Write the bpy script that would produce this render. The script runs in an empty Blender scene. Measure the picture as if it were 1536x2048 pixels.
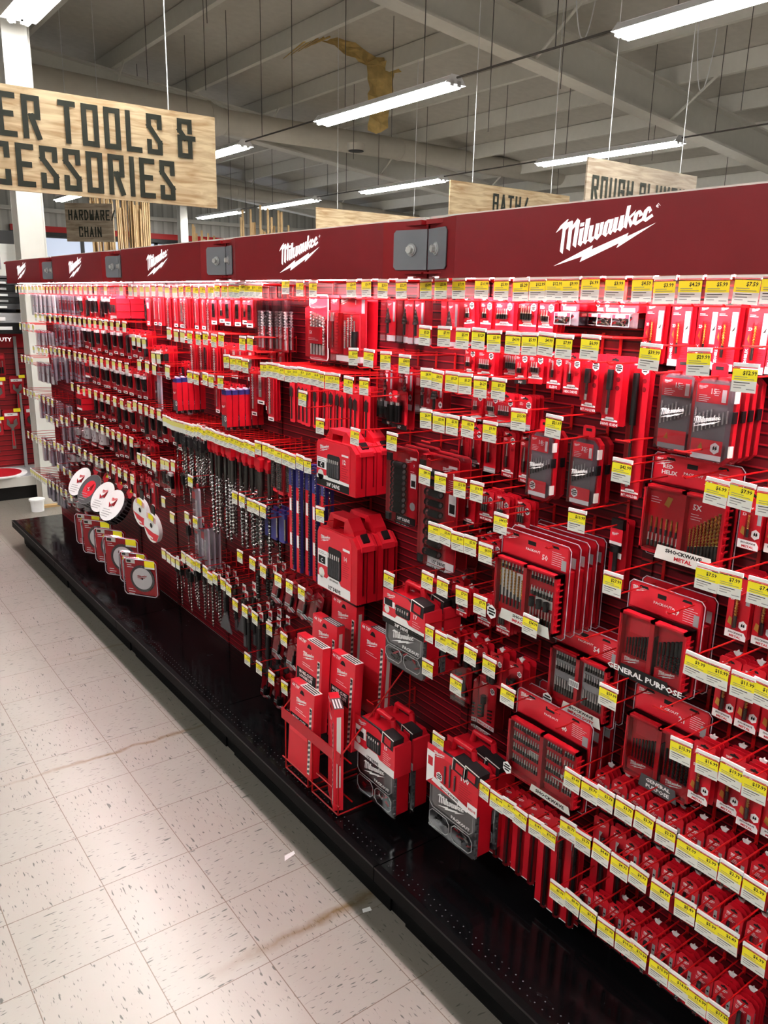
import bpy, math, random
from mathutils import Vector, Matrix
RND = random.Random(11)
SC = bpy.context.scene
COL = SC.collection
PI = math.pi

# ------------------------------------------------------------------ materials
MATS = {}
def _nt(name):
    m = bpy.data.materials.new(name); m.use_nodes = True
    return m, m.node_tree, m.node_tree.nodes['Principled BSDF']
def mat(name, col, rough=.45, metal=0., emit=0., coat=0., var=0., spec=.5):
    m, nt, b = _nt(name)
    b.inputs['Base Color'].default_value = (*col, 1); b.inputs['Roughness'].default_value = rough
    b.inputs['Metallic'].default_value = metal
    b.inputs['Specular IOR Level'].default_value = spec
    if coat: b.inputs['Coat Weight'].default_value = coat; b.inputs['Coat Roughness'].default_value = .12
    if emit:
        b.inputs['Emission Color'].default_value = (*col, 1); b.inputs['Emission Strength'].default_value = emit
    if var:
        tc = nt.nodes.new('ShaderNodeNewGeometry'); n = nt.nodes.new('ShaderNodeTexNoise'); n.inputs['Scale'].default_value = 9
        mx = nt.nodes.new('ShaderNodeMix'); mx.data_type = 'RGBA'
        nt.links.new(tc.outputs['Position'], n.inputs['Vector']); nt.links.new(n.outputs['Fac'], mx.inputs[0])
        mx.inputs[6].default_value = (*[c*(1-var) for c in col], 1); mx.inputs[7].default_value = (*[min(1, c*(1+var)) for c in col], 1)
        nt.links.new(mx.outputs[2], b.inputs['Base Color'])
    MATS[name] = m
    return m
def clear(name, tint, refl, rough=.08):
    m = bpy.data.materials.new(name); m.use_nodes = True; nt = m.node_tree; nt.nodes.clear()
    o = nt.nodes.new('ShaderNodeOutputMaterial'); t = nt.nodes.new('ShaderNodeBsdfTransparent'); g = nt.nodes.new('ShaderNodeBsdfGlossy')
    mx = nt.nodes.new('ShaderNodeMixShader'); f = nt.nodes.new('ShaderNodeFresnel'); a = nt.nodes.new('ShaderNodeMath'); a.operation = 'ADD'
    t.inputs['Color'].default_value = (*tint, 1); g.inputs['Roughness'].default_value = rough
    f.inputs['IOR'].default_value = 1.4; a.inputs[1].default_value = refl
    nt.links.new(f.outputs[0], a.inputs[0]); nt.links.new(a.outputs[0], mx.inputs[0])
    nt.links.new(t.outputs[0], mx.inputs[1]); nt.links.new(g.outputs[0], mx.inputs[2]); nt.links.new(mx.outputs[0], o.inputs[0])
    MATS[name] = m
mat('red', (.56, .012, .028), .36); mat('red2', (.43, .010, .022), .4); mat('redhi', (.68, .028, .05), .33); mat('reddk', (.17, .004, .009), .5)
mat('wire', (.42, .008, .010), .35); mat('hdr', (.22, .010, .016), .36, coat=.35, var=.08); mat('hdr2', (.24, .004, .008), .4)
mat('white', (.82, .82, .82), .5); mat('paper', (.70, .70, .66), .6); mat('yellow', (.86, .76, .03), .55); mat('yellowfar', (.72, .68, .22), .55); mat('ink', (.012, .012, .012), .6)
mat('inkgrey', (.25, .25, .25), .6); mat('black', (.012, .012, .013), .35); mat('blackm', (.02, .02, .021), .55); mat('grey', (.36, .36, .37), .5)
mat('greyd', (.09, .09, .095), .5); mat('steel', (.36, .355, .35), .26, 1.); mat('steeld', (.11, .105, .10), .34, .85); mat('chrome', (.80, .80, .82), .14, 1.)
mat('gold', (.60, .36, .10), .3, .9); mat('blue', (.045, .045, .20), .3); mat('lilac', (.56, .53, .60), .35); mat('rim', (.45, .41, .46), .25); mat('smoke', (.20, .175, .19), .4); mat('whitecup', (.74, .74, .76), .4)
mat('logo', (.93, .92, .92), .5, emit=.12); mat('plate', (.20, .205, .225), .42, .2); mat('bolt', (.55, .55, .56), .35, .3)
mat('lip', (.004, .004, .0045), .55, spec=.15); mat('socket', (.008, .008, .009), .2); mat('steelb', (.62, .615, .60), .32, .55)
mat('card_brown', (.42, .28, .14), .8); mat('cream', (.66, .64, .58), .7, var=.06); mat('white_metal', (.62, .61, .57), .5, var=.05)
mat('ceil', (.68, .65, .60), .9, var=.10); mat('purlin', (.80, .78, .72), .7, var=.05); mat('rod', (.12, .11, .10), .6); mat('duct', (.68, .64, .57), .6, var=.06)
mat('tubeglow', (1., .99, .96), .5, emit=11.); mat('led', (1., .80, .82), .5, emit=19.); mat('led2', (1., .86, .86), .5, emit=1.1); mat('reflector', (.85, .85, .85), .35)
mat('foam', (.62, .46, .20), .95, var=.4); mat('pine', (.62, .44, .24), .7, var=.25); mat('signink', (.030, .034, .024), .6)
mat('blade', (.46, .47, .48), .35, .6); mat('sky_pane', (.50, .56, .68), .3, emit=.10); mat('stripe', (.50, .02, .02), .5); mat('greenish', (.10, .13, .07), .6)
mat('olive', (.33, .33, .30), .8, var=.15)
clear('clear', (.975, .965, .975), .012); clear('clear2', (.92, .91, .94), .075); clear('cleardk', (.50, .48, .52), .08)

def nodes_floor():
    m, nt, b = _nt('floor_tile'); N = nt.nodes; L = nt.links
    def mth(op, a, bb=None, c=None):
        n = N.new('ShaderNodeMath'); n.operation = op
        for i, x in enumerate((a, bb, c)):
            if x is None: continue
            if isinstance(x, (int, float)): n.inputs[i].default_value = x
            else: L.new(x, n.inputs[i])
        return n.outputs[0]
    def noise(vec, scale, detail=2.):
        n = N.new('ShaderNodeTexNoise'); n.inputs['Scale'].default_value = scale; n.inputs['Detail'].default_value = detail; L.new(vec, n.inputs['Vector']); return n.outputs['Fac']
    def mixc(f, c1, c2):
        n = N.new('ShaderNodeMix'); n.data_type = 'RGBA'; L.new(f, n.inputs[0])
        for k, c in ((6, c1), (7, c2)):
            if isinstance(c, tuple): n.inputs[k].default_value = (*c, 1)
            else: L.new(c, n.inputs[k])
        return n.outputs[2]
    geo = N.new('ShaderNodeNewGeometry'); sep = N.new('ShaderNodeSeparateXYZ'); L.new(geo.outputs['Position'], sep.inputs[0])
    x, y = sep.outputs[0], sep.outputs[1]
    tx = mth('DIVIDE', mth('ADD', x, 1.343), .3048); ty = mth('DIVIDE', mth('ADD', y, -.9587), .3048)
    fx, fy = mth('FRACT', tx), mth('FRACT', ty)
    par = mth('MODULO', mth('ADD', mth('ADD', mth('FLOOR', tx), mth('FLOOR', ty)), 200), 2)
    ex = mth('MINIMUM', fx, mth('SUBTRACT', 1, fx)); ey = mth('MINIMUM', fy, mth('SUBTRACT', 1, fy))
    seam = mth('LESS_THAN', mth('MINIMUM', ex, ey), .0048)
    def chips(sx, sy, thr, w, off):
        c = N.new('ShaderNodeCombineXYZ'); L.new(mth('MULTIPLY', x, sx), c.inputs[0]); L.new(mth('MULTIPLY', y, sy), c.inputs[1]); c.inputs[2].default_value = off
        n = noise(c.outputs[0], 1., 1.)
        return mth('MINIMUM', mth('MULTIPLY', mth('MAXIMUM', mth('SUBTRACT', n, thr), 0), w), 1)
    ca = mth('ADD', chips(150, 34, .655, 14, 0), chips(70, 16, .69, 25, 5)); cb = mth('ADD', chips(34, 150, .655, 14, 3), chips(16, 70, .69, 25, 8))
    chip = mth('MINIMUM', mth('ADD', mth('MULTIPLY', ca, par), mth('MULTIPLY', cb, mth('SUBTRACT', 1, par))), 1)
    base = mixc(noise(geo.outputs['Position'], 3.), (.340, .322, .290), (.392, .378, .350))
    base = mixc(mth('MULTIPLY', par, .25), base, (.38, .345, .318))
    col = mixc(mth('MULTIPLY', chip, .88), base, (.105, .115, .105))
    st = None
    for (yy, w, x0, x1, k) in ((1.455, .016, -1.3, -.2, .8), (.10, .03, -.95, -.1, .95), (2.555, .018, -.75, -.2, .75), (3.96, .02, -.7, -.2, .6)):
        wob = mth('ADD', y, mth('MULTIPLY', mth('SUBTRACT', noise(geo.outputs['Position'], 12.), .5), .045))
        d = mth('MAXIMUM', mth('SUBTRACT', 1, mth('DIVIDE', mth('ABSOLUTE', mth('SUBTRACT', wob, yy)), w)), 0)
        r1 = mth('MINIMUM', mth('MAXIMUM', mth('DIVIDE', mth('SUBTRACT', x, x0), .5), 0), 1)
        s = mth('MULTIPLY', mth('MULTIPLY', d, r1), k)
        st = s if st is None else mth('MAXIMUM', st, s)
    near = mth('MINIMUM', mth('MAXIMUM', mth('DIVIDE', mth('ADD', x, .425), .035), 0), 1)  # shadow under the deck overhang, with some dirt, painted into the tile colour
    st = mth('MULTIPLY', st, mth('MINIMUM', mth('MULTIPLY', noise(geo.outputs['Position'], 45., 4.), 1.9), 1))
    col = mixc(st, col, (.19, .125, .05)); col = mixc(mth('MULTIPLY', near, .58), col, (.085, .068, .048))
    col = mixc(mth('MULTIPLY', seam, .8), col, (.16, .12, .09))
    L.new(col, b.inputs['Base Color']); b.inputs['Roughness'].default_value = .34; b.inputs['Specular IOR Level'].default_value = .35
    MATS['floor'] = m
def nodes_slat(name, base, line, pitch=.0254, axis=2, w=.12, rough=.45, dk=.25):
    m, nt, b = _nt(name); N = nt.nodes; L = nt.links
    geo = N.new('ShaderNodeNewGeometry'); sep = N.new('ShaderNodeSeparateXYZ'); L.new(geo.outputs['Position'], sep.inputs[0])
    d = N.new('ShaderNodeMath'); d.operation = 'DIVIDE'; L.new(sep.outputs[axis], d.inputs[0]); d.inputs[1].default_value = pitch
    f = N.new('ShaderNodeMath'); f.operation = 'FRACT'; L.new(d.outputs[0], f.inputs[0])
    r = N.new('ShaderNodeValToRGB'); r.color_ramp.interpolation = 'LINEAR'; e = r.color_ramp.elements
    e[0].position = 0; e[0].color = (*[c*dk for c in base], 1); e[1].position = .16; e[1].color = (*[c*dk for c in base], 1)
    for p, c in ((.2, line), (.2+w, line), (.24+w, base), (.97, base)):
        k = e.new(p); k.color = (*c, 1)
    L.new(f.outputs[0], r.inputs[0]); L.new(r.outputs[0], b.inputs['Base Color']); b.inputs['Roughness'].default_value = rough
    MATS[name] = m
def nodes_wood(name, c1, c2, scale):
    m, nt, b = _nt(name); N = nt.nodes; L = nt.links
    tc = N.new('ShaderNodeTexCoord'); mp = N.new('ShaderNodeMapping'); mp.inputs['Scale'].default_value = scale
    n = N.new('ShaderNodeTexNoise'); n.inputs['Scale'].default_value = 3; n.inputs['Detail'].default_value = 5; n.inputs['Distortion'].default_value = .8
    r = N.new('ShaderNodeValToRGB'); e = r.color_ramp.elements; e[0].position = .32; e[0].color = (*c1, 1); e[1].position = .62; e[1].color = (*c2, 1)
    L.new(tc.outputs['Object'], mp.inputs[0]); L.new(mp.outputs[0], n.inputs['Vector']); L.new(n.outputs['Fac'], r.inputs[0]); L.new(r.outputs[0], b.inputs['Base Color'])
    b.inputs['Roughness'].default_value = .6; MATS[name] = m
def nodes_deck():
    m, nt, b = _nt('deck_black'); N = nt.nodes; L = nt.links
    geo = N.new('ShaderNodeNewGeometry'); mp = N.new('ShaderNodeMapping'); mp.inputs['Scale'].default_value = (6, 2.5, 4)
    n = N.new('ShaderNodeTexNoise'); n.inputs['Scale'].default_value = 4; n.inputs['Detail'].default_value = 6
    L.new(geo.outputs['Position'], mp.inputs[0]); L.new(mp.outputs[0], n.inputs['Vector'])
    r = N.new('ShaderNodeValToRGB'); e = r.color_ramp.elements; e[0].position = .45; e[0].color = (.10, .10, .10, 1); e[1].position = .75; e[1].color = (.30, .30, .30, 1)
    L.new(n.outputs['Fac'], r.inputs[0]); L.new(r.outputs[0], b.inputs['Roughness']); b.inputs['Base Color'].default_value = (.006, .006, .007, 1)
    MATS['deck'] = m
nodes_floor(); nodes_deck()
nodes_slat('slat', (.12, .004, .010), (.33, .012, .024)); nodes_slat('slatfar', (.20, .005, .010), (.30, .010, .014), .05, 2, .1)  # lighter slat lines are slot-edge highlights painted into the panel colour
nodes_slat('upright', (.05, .003, .005), (.24, .006, .012), .0254, 2, .2); nodes_slat('corr', (.58, .57, .53), (.66, .65, .61), .3, 0, .3, .7, .8)
nodes_wood('plank', (.46, .30, .16), (.74, .60, .39), (1.2, 1.2, 9)); nodes_wood('plankgrey', (.27, .21, .15), (.46, .38, .29), (1.2, 1.2, 9))

# ------------------------------------------------------------------ mesh builder
LOGO = [[(-0.5,0.051),(-0.45,0.109),(-0.377,0.156),(-0.368,0.154),(-0.383,0.127),(-0.393,0.047),(-0.405,-0.123),(-0.439,-0.1),(-0.424,0.083),(-0.439,0.084)],[(-0.383,0.127),(-0.328,0.142),(-0.317,0.135),(-0.329,-0.1),(-0.369,-0.08),(-0.358,0.095),(-0.387,0.072)],[(-0.327,0.093),(-0.27,0.156),(-0.243,0.136),(-0.266,-0.077),(-0.304,-0.056),(-0.288,0.094),(-0.327,0.062)],[(-0.235,0.117),(-0.195,0.121),(-0.197,0.092),(-0.238,0.088)],[(-0.238,0.07),(-0.195,0.08),(-0.209,-0.029),(-0.188,-0.027),(-0.216,-0.069),(-0.247,-0.051)],[(-0.18,0.144),(-0.133,0.151),(-0.159,-0.025),(-0.136,-0.014),(-0.168,-0.055),(-0.197,-0.036)],[(-0.136,0.089),(-0.095,0.094),(-0.107,-0.003),(-0.09,0.008),(-0.083,-0.016),(-0.111,-0.043),(-0.144,-0.026)],[(-0.074,0.102),(-0.036,0.106),(-0.046,0.018),(-0.027,0.026),(-0.048,-0.026),(-0.084,-0.007)],[(-0.028,0.109),(0.007,0.113),(-0.008,0.016),(-0.05,-0.025),(-0.048,0.006),(-0.034,0.023)],[(0.016,0.107),(0.046,0.127),(0.1,0.131),(0.095,0.108),(0.05,0.102),(0.039,0.02),(0.061,0.031),(0.035,-0.005),(-0.001,0.016)],[(0.064,0.119),(0.1,0.13),(0.085,0.041),(0.105,0.046),(0.083,0.008),(0.05,0.028)],[(0.109,0.138),(0.147,0.141),(0.136,0.05),(0.155,0.058),(0.126,0.022),(0.092,0.041)],[(0.164,0.148),(0.2,0.153),(0.195,0.064),(0.212,0.072),(0.173,0.03),(0.145,0.047)],[(0.22,0.217),(0.254,0.22),(0.231,0.048),(0.199,0.064)],[(0.239,0.131),(0.307,0.182),(0.294,0.15),(0.26,0.124),(0.288,0.082),(0.265,0.054),(0.243,0.102)],[(0.329,0.176),(0.349,0.178),(0.38,0.143),(0.338,0.127),(0.34,0.15),(0.329,0.148),(0.318,0.095),(0.364,0.116),(0.377,0.099),(0.317,0.067),(0.278,0.087),(0.296,0.153)],[(0.413,0.198),(0.434,0.198),(0.452,0.169),(0.426,0.148),(0.426,0.169),(0.415,0.167),(0.404,0.116),(0.456,0.144),(0.47,0.125),(0.404,0.088),(0.364,0.109),(0.382,0.172)],[(-0.499,-0.22),(-0.087,-0.064),(-0.097,-0.096),(0.255,0.016),(0.244,-0.011),(0.5,0.078),(0.151,-0.094),(0.171,-0.058),(-0.213,-0.193),(-0.191,-0.149)]]
_TXT = {}
def text_geo(s, bold=0.):
    k = (s, bold)
    if k not in _TXT:
        cu = bpy.data.curves.new('lettering', 'FONT'); cu.body = s; cu.size = 1; cu.offset = bold; cu.resolution_u = 1; cu.align_x = 'CENTER'
        ob = bpy.data.objects.new('lettering', cu); COL.objects.link(ob)
        dg = bpy.context.evaluated_depsgraph_get(); dg.update()
        me = ob.evaluated_get(dg).to_mesh()
        _TXT[k] = ([(v.co.x, v.co.y) for v in me.vertices], [tuple(p.vertices) for p in me.polygons])
        ob.evaluated_get(dg).to_mesh_clear(); bpy.data.objects.remove(ob); bpy.data.curves.remove(cu)
    return _TXT[k]
BLK = {'E': ['RT LT LB RB', 'LM SM'], 'T': ['LT RT', 'CT CB'], 'O': ['LT RT RB LB LT'], 'L': ['LT LB RB'], 'I': ['CT CB'], 'W': ['LT LB', 'RT RB', 'CM CB', 'LB RB'],
       'R': ['LB LT RT RM CM', 'CM RB'], 'P': ['LB LT RT RM LM'], 'S': ['Ru RT LT Lu Rd RB LB Ld'], 'C': ['Ru RT LT LB RB Rd'], 'A': ['LB CT RB', 'ad bd'],
       'H': ['LT LB', 'RT RB', 'LM RM'], 'D': ['LT CT Ru Rd CB LB LT'], 'N': ['LB LT RB RT'], 'U': ['LT LB RB RT'], 'G': ['Ru RT LT LB RB RM CM'], 'B': ['LB LT RT RM LM', 'RM RB LB'],
       'M': ['LB LT CM RT RB'], '/': ['LB RT'], '&': ['Ru RT LT Lu CM', 'CM LM LB RB RM', 'LM xM']}
def blk_pt(k):
    x = {'L': .06, 'R': .36, 'C': .21, 'S': .30, 'a': .13, 'b': .29, 'x': .46}[k[0]]
    y = {'T': .94, 'B': .06, 'M': .52, 'u': .70, 'd': .30}[k[1]]
    return x, y
class MB:
    def __init__(s, raw=False): s.v = []; s.f = []; s.fm = []; s.sm = []; s.ml = []; s.raw = raw
    def P(s, p): return tuple(p) if s.raw else (-p[2], -p[0], p[1])
    def add(s, vs, fs, m, smooth=False):
        if m not in s.ml: s.ml.append(m)
        i = s.ml.index(m); o = len(s.v); s.v += [s.P(p) for p in vs]
        for f in fs: s.f.append(tuple(k+o for k in f)); s.fm.append(i); s.sm.append(smooth)
        return s
    def box(s, a, b, m):
        (x0, y0, z0), (x1, y1, z1) = a, b
        return s.add([(x0,y0,z0),(x1,y0,z0),(x1,y1,z0),(x0,y1,z0),(x0,y0,z1),(x1,y0,z1),(x1,y1,z1),(x0,y1,z1)],
              [(0,3,2,1),(4,5,6,7),(0,1,5,4),(1,2,6,5),(2,3,7,6),(3,0,4,7)], m)
    def rect(s, u0, v0, u1, v1, d, m): return s.add([(u0,v0,d),(u1,v0,d),(u1,v1,d),(u0,v1,d)], [(0,1,2,3)], m)
    def poly(s, pts, d, m): return s.add([(a, b, d) for a, b in pts], [tuple(range(len(pts)))], m)
    def prism(s, pts, d0, d1, m, back=True):
        n = len(pts); fs = [tuple(range(n, 2*n))] + [(i, (i+1) % n, n+(i+1) % n, n+i) for i in range(n)]
        if back: fs.append(tuple(range(n-1, -1, -1)))
        return s.add([(a, b, d0) for a, b in pts]+[(a, b, d1) for a, b in pts], fs, m)
    def blister(s, u0, v0, u1, v1, d0, d1, k, m='clear'):
        return s.add([(u0,v0,d0),(u1,v0,d0),(u1,v1,d0),(u0,v1,d0),(u0+k,v0+k,d1),(u1-k,v0+k,d1),(u1-k,v1-k,d1),(u0+k,v1-k,d1)],
              [(4,5,6,7),(0,1,5,4),(1,2,6,5),(2,3,7,6),(3,0,4,7)], m)
    def tube(s, p0, p1, r, m, n=8, r1=None, cap=True):
        p0 = Vector(p0); p1 = Vector(p1); r1 = r if r1 is None else r1; ax = (p1-p0).normalized()
        a = ax.orthogonal().normalized(); b = ax.cross(a); vs = []
        for p, q in ((p0, r), (p1, r1)):
            for i in range(n):
                t = 2*PI*i/n; vs.append(tuple(p+(a*math.cos(t)+b*math.sin(t))*q))
        s.add(vs, [(i, (i+1) % n, n+(i+1) % n, n+i) for i in range(n)], m, n > 6)
        if cap: s.add(vs, [tuple(range(n-1, -1, -1)), tuple(range(n, 2*n))], m)
        return s
    def path(s, pts, r, m, n=6):
        for a, b in zip(pts, pts[1:]): s.tube(a, b, r, m, n)
        return s
    def spiral(s, u, d, r, v0, v1, turns, m, core=.42, seg=None):
        seg = seg or int(turns*7)+2; vs = []; fs = []; n = 6
        for k in range(seg+1):
            t = k/seg; a = 2*PI*turns*t; v = v0+(v1-v0)*t
            for i in range(n):
                q = 2*PI*i/n; rr = r*(1 if i % 3 == 0 else core); vs.append((u+rr*math.cos(q+a), v, d+rr*math.sin(q+a)))
        for k in range(seg):
            for i in range(n): fs.append((k*n+i, k*n+(i+1) % n, (k+1)*n+(i+1) % n, (k+1)*n+i))
        fs.append(tuple(range(n))); fs.append(tuple(range(seg*n, seg*n+n)))
        return s.add(vs, fs, m)
    def disc(s, u, v, r, d, m, n=24): return s.poly([(u+r*math.cos(2*PI*i/n), v+r*math.sin(2*PI*i/n)) for i in range(n)], d, m)
    def text(s, t, u, v, size, d, m='white', bold=.02, ang=0., sx=1.):
        vs, fs = text_geo(t, bold); c, q = math.cos(ang), math.sin(ang)
        return s.add([(u+size*(a*sx*c-b*q), v+size*(a*sx*q+b*c), d) for a, b in vs], fs, m)
    def logo(s, u, v, w, d, m='white', ang=0.):
        c, q = math.cos(ang), math.sin(ang)
        for p in LOGO: s.poly([(u+w*(a*c-b*q), v+w*(a*q+b*c)) for a, b in reversed(p)], d, m)
        return s
    def lines(s, u0, u1, v, n, dv, d, m='white', h=.0012):
        for i in range(n):
            k = u0+(u1-u0)*(.62+.38*((i*37 % 10)/10.)); s.rect(u0, v-i*dv-h, k, v-i*dv, d, m)
        return s
    def block(s, t, u, v, h, d, m, gap=.155, th=.135):
        # condensed block capitals, left aligned
        for ch in t:
            if ch == ' ': u += .30*h; continue
            wdt = .12 if ch == 'I' else .42; off = -.15 if ch == 'I' else 0
            for pl in BLK[ch]:
                pts = [blk_pt(k) for k in pl.split()]
                for (x0, y0), (x1, y1) in zip(pts, pts[1:]):
                    dx, dy = x1-x0, y1-y0; l = math.hypot(dx, dy); dx /= l; dy /= l; e = th/2
                    ax, ay, bx, by = x0-dx*e, y0-dy*e, x1+dx*e, y1+dy*e; nx, ny = -dy*e, dx*e
                    d += .00012; s.poly([(u+h*(off+px), v+h*py) for px, py in ((ax-nx, ay-ny), (bx-nx, by-ny), (bx+nx, by+ny), (ax+nx, ay+ny))], d, m)
            u += (wdt+gap)*h
        return u
    def mesh(s, name):
        me = bpy.data.meshes.new(name); me.from_pydata(s.v, [], s.f)
        for m in s.ml: me.materials.append(MATS[m])
        me.polygons.foreach_set('material_index', s.fm); me.polygons.foreach_set('use_smooth', s.sm); me.update()
        return me
def obj(name, data, parent=None, loc=(0, 0, 0), rot=(0, 0, 0)):
    if isinstance(data, MB): data = data.mesh(name)
    o = bpy.data.objects.new(name, data); COL.objects.link(o); o.location = loc; o.rotation_euler = rot
    if parent: o.parent = parent
    return o
def tag(o, label, cat, group=None):
    o['label'] = label; o['category'] = cat
    if group: o['group'] = group
    return o
def struct(name, mb, loc=(0, 0, 0), parent=None):
    o = obj(name, mb, parent, loc)
    if not parent: o['kind'] = 'structure'
    return o
def thing(name, label, cat, loc=(0, 0, 0), rot=(0, 0, 0), group=None): return tag(obj(name, None, None, loc, rot), label, cat, group)
def oct_(u0, v0, u1, v1, c): return [(u0+c, v0), (u1-c, v0), (u1, v0+c), (u1, v1-c), (u1-c, v1), (u0+c, v1), (u0, v1-c), (u0, v0+c)]

# ------------------------------------------------------------------ setting
def roofz(x): return 6.25-.107*x
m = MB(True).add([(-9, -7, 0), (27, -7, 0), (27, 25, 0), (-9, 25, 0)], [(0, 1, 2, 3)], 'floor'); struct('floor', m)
m = MB(True).add([(-9, -7, roofz(-9)), (27, -7, roofz(27)), (27, 25, roofz(27)), (-9, 25, roofz(-9))], [(0, 3, 2, 1)], 'ceil'); struct('ceiling', m)
m = MB(True).box((-9, 22, 0), (27, 22.2, 7.2), 'corr'); struct('wall_back', m)
m = MB(True).box((26, -7, 0), (26.2, 22, 4.2), 'corr'); struct('wall_right', m)
m = MB(True).box((-9.2, -7, 0), (-9, 22, 7.3), 'corr'); struct('wall_left', m)
m = MB(True).box((-9, -7.2, 0), (27, -7, 7.3), 'corr'); struct('wall_front', m)
# pale store-front panes with a red and black band over them on the back wall
for i, (x0, x1) in enumerate(((1.6, 3.55), (4.05, 5.4), (5.5, 7.5), (7.6, 10.), (10.1, 12.5))):
    w = struct('window_%d' % (i+1), MB(True).box((x0, 21.93, .4), (x1, 21.97, 3.36), 'sky_pane'))
    struct('window_frame', MB(True).box((x0-.05, 21.9, .35), (x0, 22, 3.4), 'greyd').box((x1, 21.9, .35), (x1+.05, 22, 3.4), 'greyd').box((x0-.05, 21.9, 3.36), (x1+.05, 22, 3.4), 'greyd'), (0, 0, 0), w)
struct('trim_1', MB(True).box((3.62, 21.85, 3.50), (12.6, 21.95, 3.65), 'stripe').box((3.62, 21.86, 3.40), (12.6, 21.95, 3.50), 'black'))
struct('trim_2', MB(True).box((-9, 21.8, 4.0), (26, 21.98, 4.1), 'purlin'))
k = 3
for i in range(19):      # roof purlins, running along the aisle
    x = -5.1+1.43*i; z = roofz(x)
    struct('trim_%d' % k, MB(True).box((x-.012, -7, z-.24), (x+.012, 22, z-.008), 'purlin').box((x-.013, -7, z-.262), (x+.07, 22, z-.2405), 'purlin')); k += 1
for y in (-.4, 6.1, 13.2, 19.6):      # tapered roof rafters across the aisle
    m = MB(True)
    for (h0, h1, w) in ((.27, .30, .13), (.30, .75, .012), (.75, .78, .13)):
        vs = []
        for x in (-9, 26):
            z = roofz(x); vs += [(x, y-w, z-h1), (x, y+w, z-h1), (x, y+w, z-h0), (x, y-w, z-h0)]
        m.add(vs, [(0, 1, 5, 4), (1, 2, 6, 5), (2, 3, 7, 6), (3, 0, 4, 7), (0, 3, 2, 1), (4, 5, 6, 7)], 'purlin')
    struct('trim_%d' % k, m); k += 1
# flange braces from purlin to rafter
m = MB(True)
for y in (-.4, 6.1, 13.2, 19.6):
    for i in range(4, 18, 2):
        x = -5.1+1.43*i; z = roofz(x)
        m.tube((x, y-.75, z-.24), (x, y-.02, z-.74), .02, 'purlin', 5).tube((x, y+.75, z-.24), (x, y+.02, z-.74), .02, 'purlin', 5)
struct('trim_%d' % k, m)
# building columns (I-sections) standing on the floor
def column(x, y, label, top):
    t = thing('building_column', label, 'column', (x, y, 0))
    s = MB(True).box((-.10, -.012, 0), (.10, .0, top), 'white_metal').box((-.006, 0, 0), (.006, .19, top), 'white_metal').box((-.10, .19, 0), (.10, .202, top), 'white_metal')
    obj('shaft', s, t); obj('base_plate', MB(True).box((-.16, -.07, 0), (.16, .27, .02), 'card_brown'), t)
    obj('conduit', MB(True).tube((.12, .05, 0), (.12, .05, top-.3), .014, 'white_metal', 8), t)
column(.225, 6.0, 'white steel column beside the end of the red tool display', 5.45)
column(7.4, 19.5, 'distant white steel column seen over the header', 4.6)

# round ventilation ducts under the roof
def duct(name, label, secs, y):
    t = thing(name, label, 'duct', (secs[0][0], y, secs[0][1])); x0, z0 = secs[0][:2]
    for (xa, za, ra), (xb, zb, rb) in zip(secs, secs[1:]):
        obj('section', MB(True).tube((xa-x0, 0, za-z0), (xb-x0, 0, zb-z0), ra, 'duct', 24, rb, False), t)
        obj('seam', MB(True).tube((xb-x0-.02, 0, zb-z0), (xb-x0+.02, 0, zb-z0), rb+.012, 'duct', 24), t)
    return t
duct('air_duct', 'large round beige air duct crossing below the roof', [(-6, 5.05, .30), (1.5, 4.92, .30), (4.7, 4.82, .29), (5.0, 4.83, .20), (8.8, 4.84, .20), (14.5, 4.78, .19), (20, 4.5, .18)], 12.0)
duct('air_duct', 'farther thin round air duct below the roof', [(2, 4.75, .17), (8.7, 4.62, .17), (12, 4.5, .15), (18, 4.2, .15)], 19.0)
t = thing('air_vent', 'round black vent on the branch of the large duct', 'vent', (7.2, 11.2, 4.55))
obj('collar', MB(True).tube((0, 0, -.02), (0, 0, .10), .16, 'duct', 20), t); obj('grille', MB(True).tube((0, 0, -.03), (0, 0, -.018), .14, 'black', 20), t)

# ------------------------------------------------------------------ strip lights
def fixture_parts():
    h = MB(True).box((-.06, -1.22, .03), (.06, 1.22, .09), 'reflector')
    for s in (-1, 1): h.add([(s*.06, -1.22, .085), (s*.06, 1.22, .085), (s*.135, 1.22, .015), (s*.135, -1.22, .015)], [(0, 1, 2, 3)], 'reflector')
    e = MB(True)
    for y in (-1.225, 1.215): e.add([(-.135, y, .015), (.135, y, .015), (.06, y, .10), (-.06, y, .10)], [(0, 1, 2, 3)], 'reflector').box((-.07, y, -.005), (-.02, y+.015, .05), 'white').box((.02, y, -.005), (.07, y+.015, .05), 'white')
    tb = [MB(True).tube((x, -1.2, .008), (x, 1.2, .008), .026, 'tubeglow', 10).mesh('lamp_tube') for x in (-.06, .06)]
    return h.mesh('housing'), e.mesh('end_cap'), tb
FX = fixture_parts()
def light(x, y0, z, label):
    t = thing('strip_light', label, 'light', (x, y0+1.22, z), group='fluorescent strip lights')
    obj('housing', FX[0], t); obj('end_cap', FX[1], t)
    for b in FX[2]: obj('lamp_tube', b, t)
    for yy in (-.72, .72): obj('hanger_rod', MB(True).tube((0, yy, .09), (0, yy, roofz(x)-z-.01), .005, 'rod', 5), t)
    return t
rows = ((.2, 4.0, (3.3, -1.15, -5.5), 'over the red display'), (4.0, 3.98, (.42, 4.83, 9.3, 16.2), 'in the row behind the display'),
        (8.1, 3.98, (.7, 5.08, 9.8, 14.0, 17.6), 'in the far right row'), (-3.9, 4.0, (-5.2, -.8, 3.6), 'over the left aisle'), (12.2, 3.9, (5, 12), 'in the farthest row'))
ordn = ['nearest', 'second', 'third', 'fourth', 'fifth']
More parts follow.
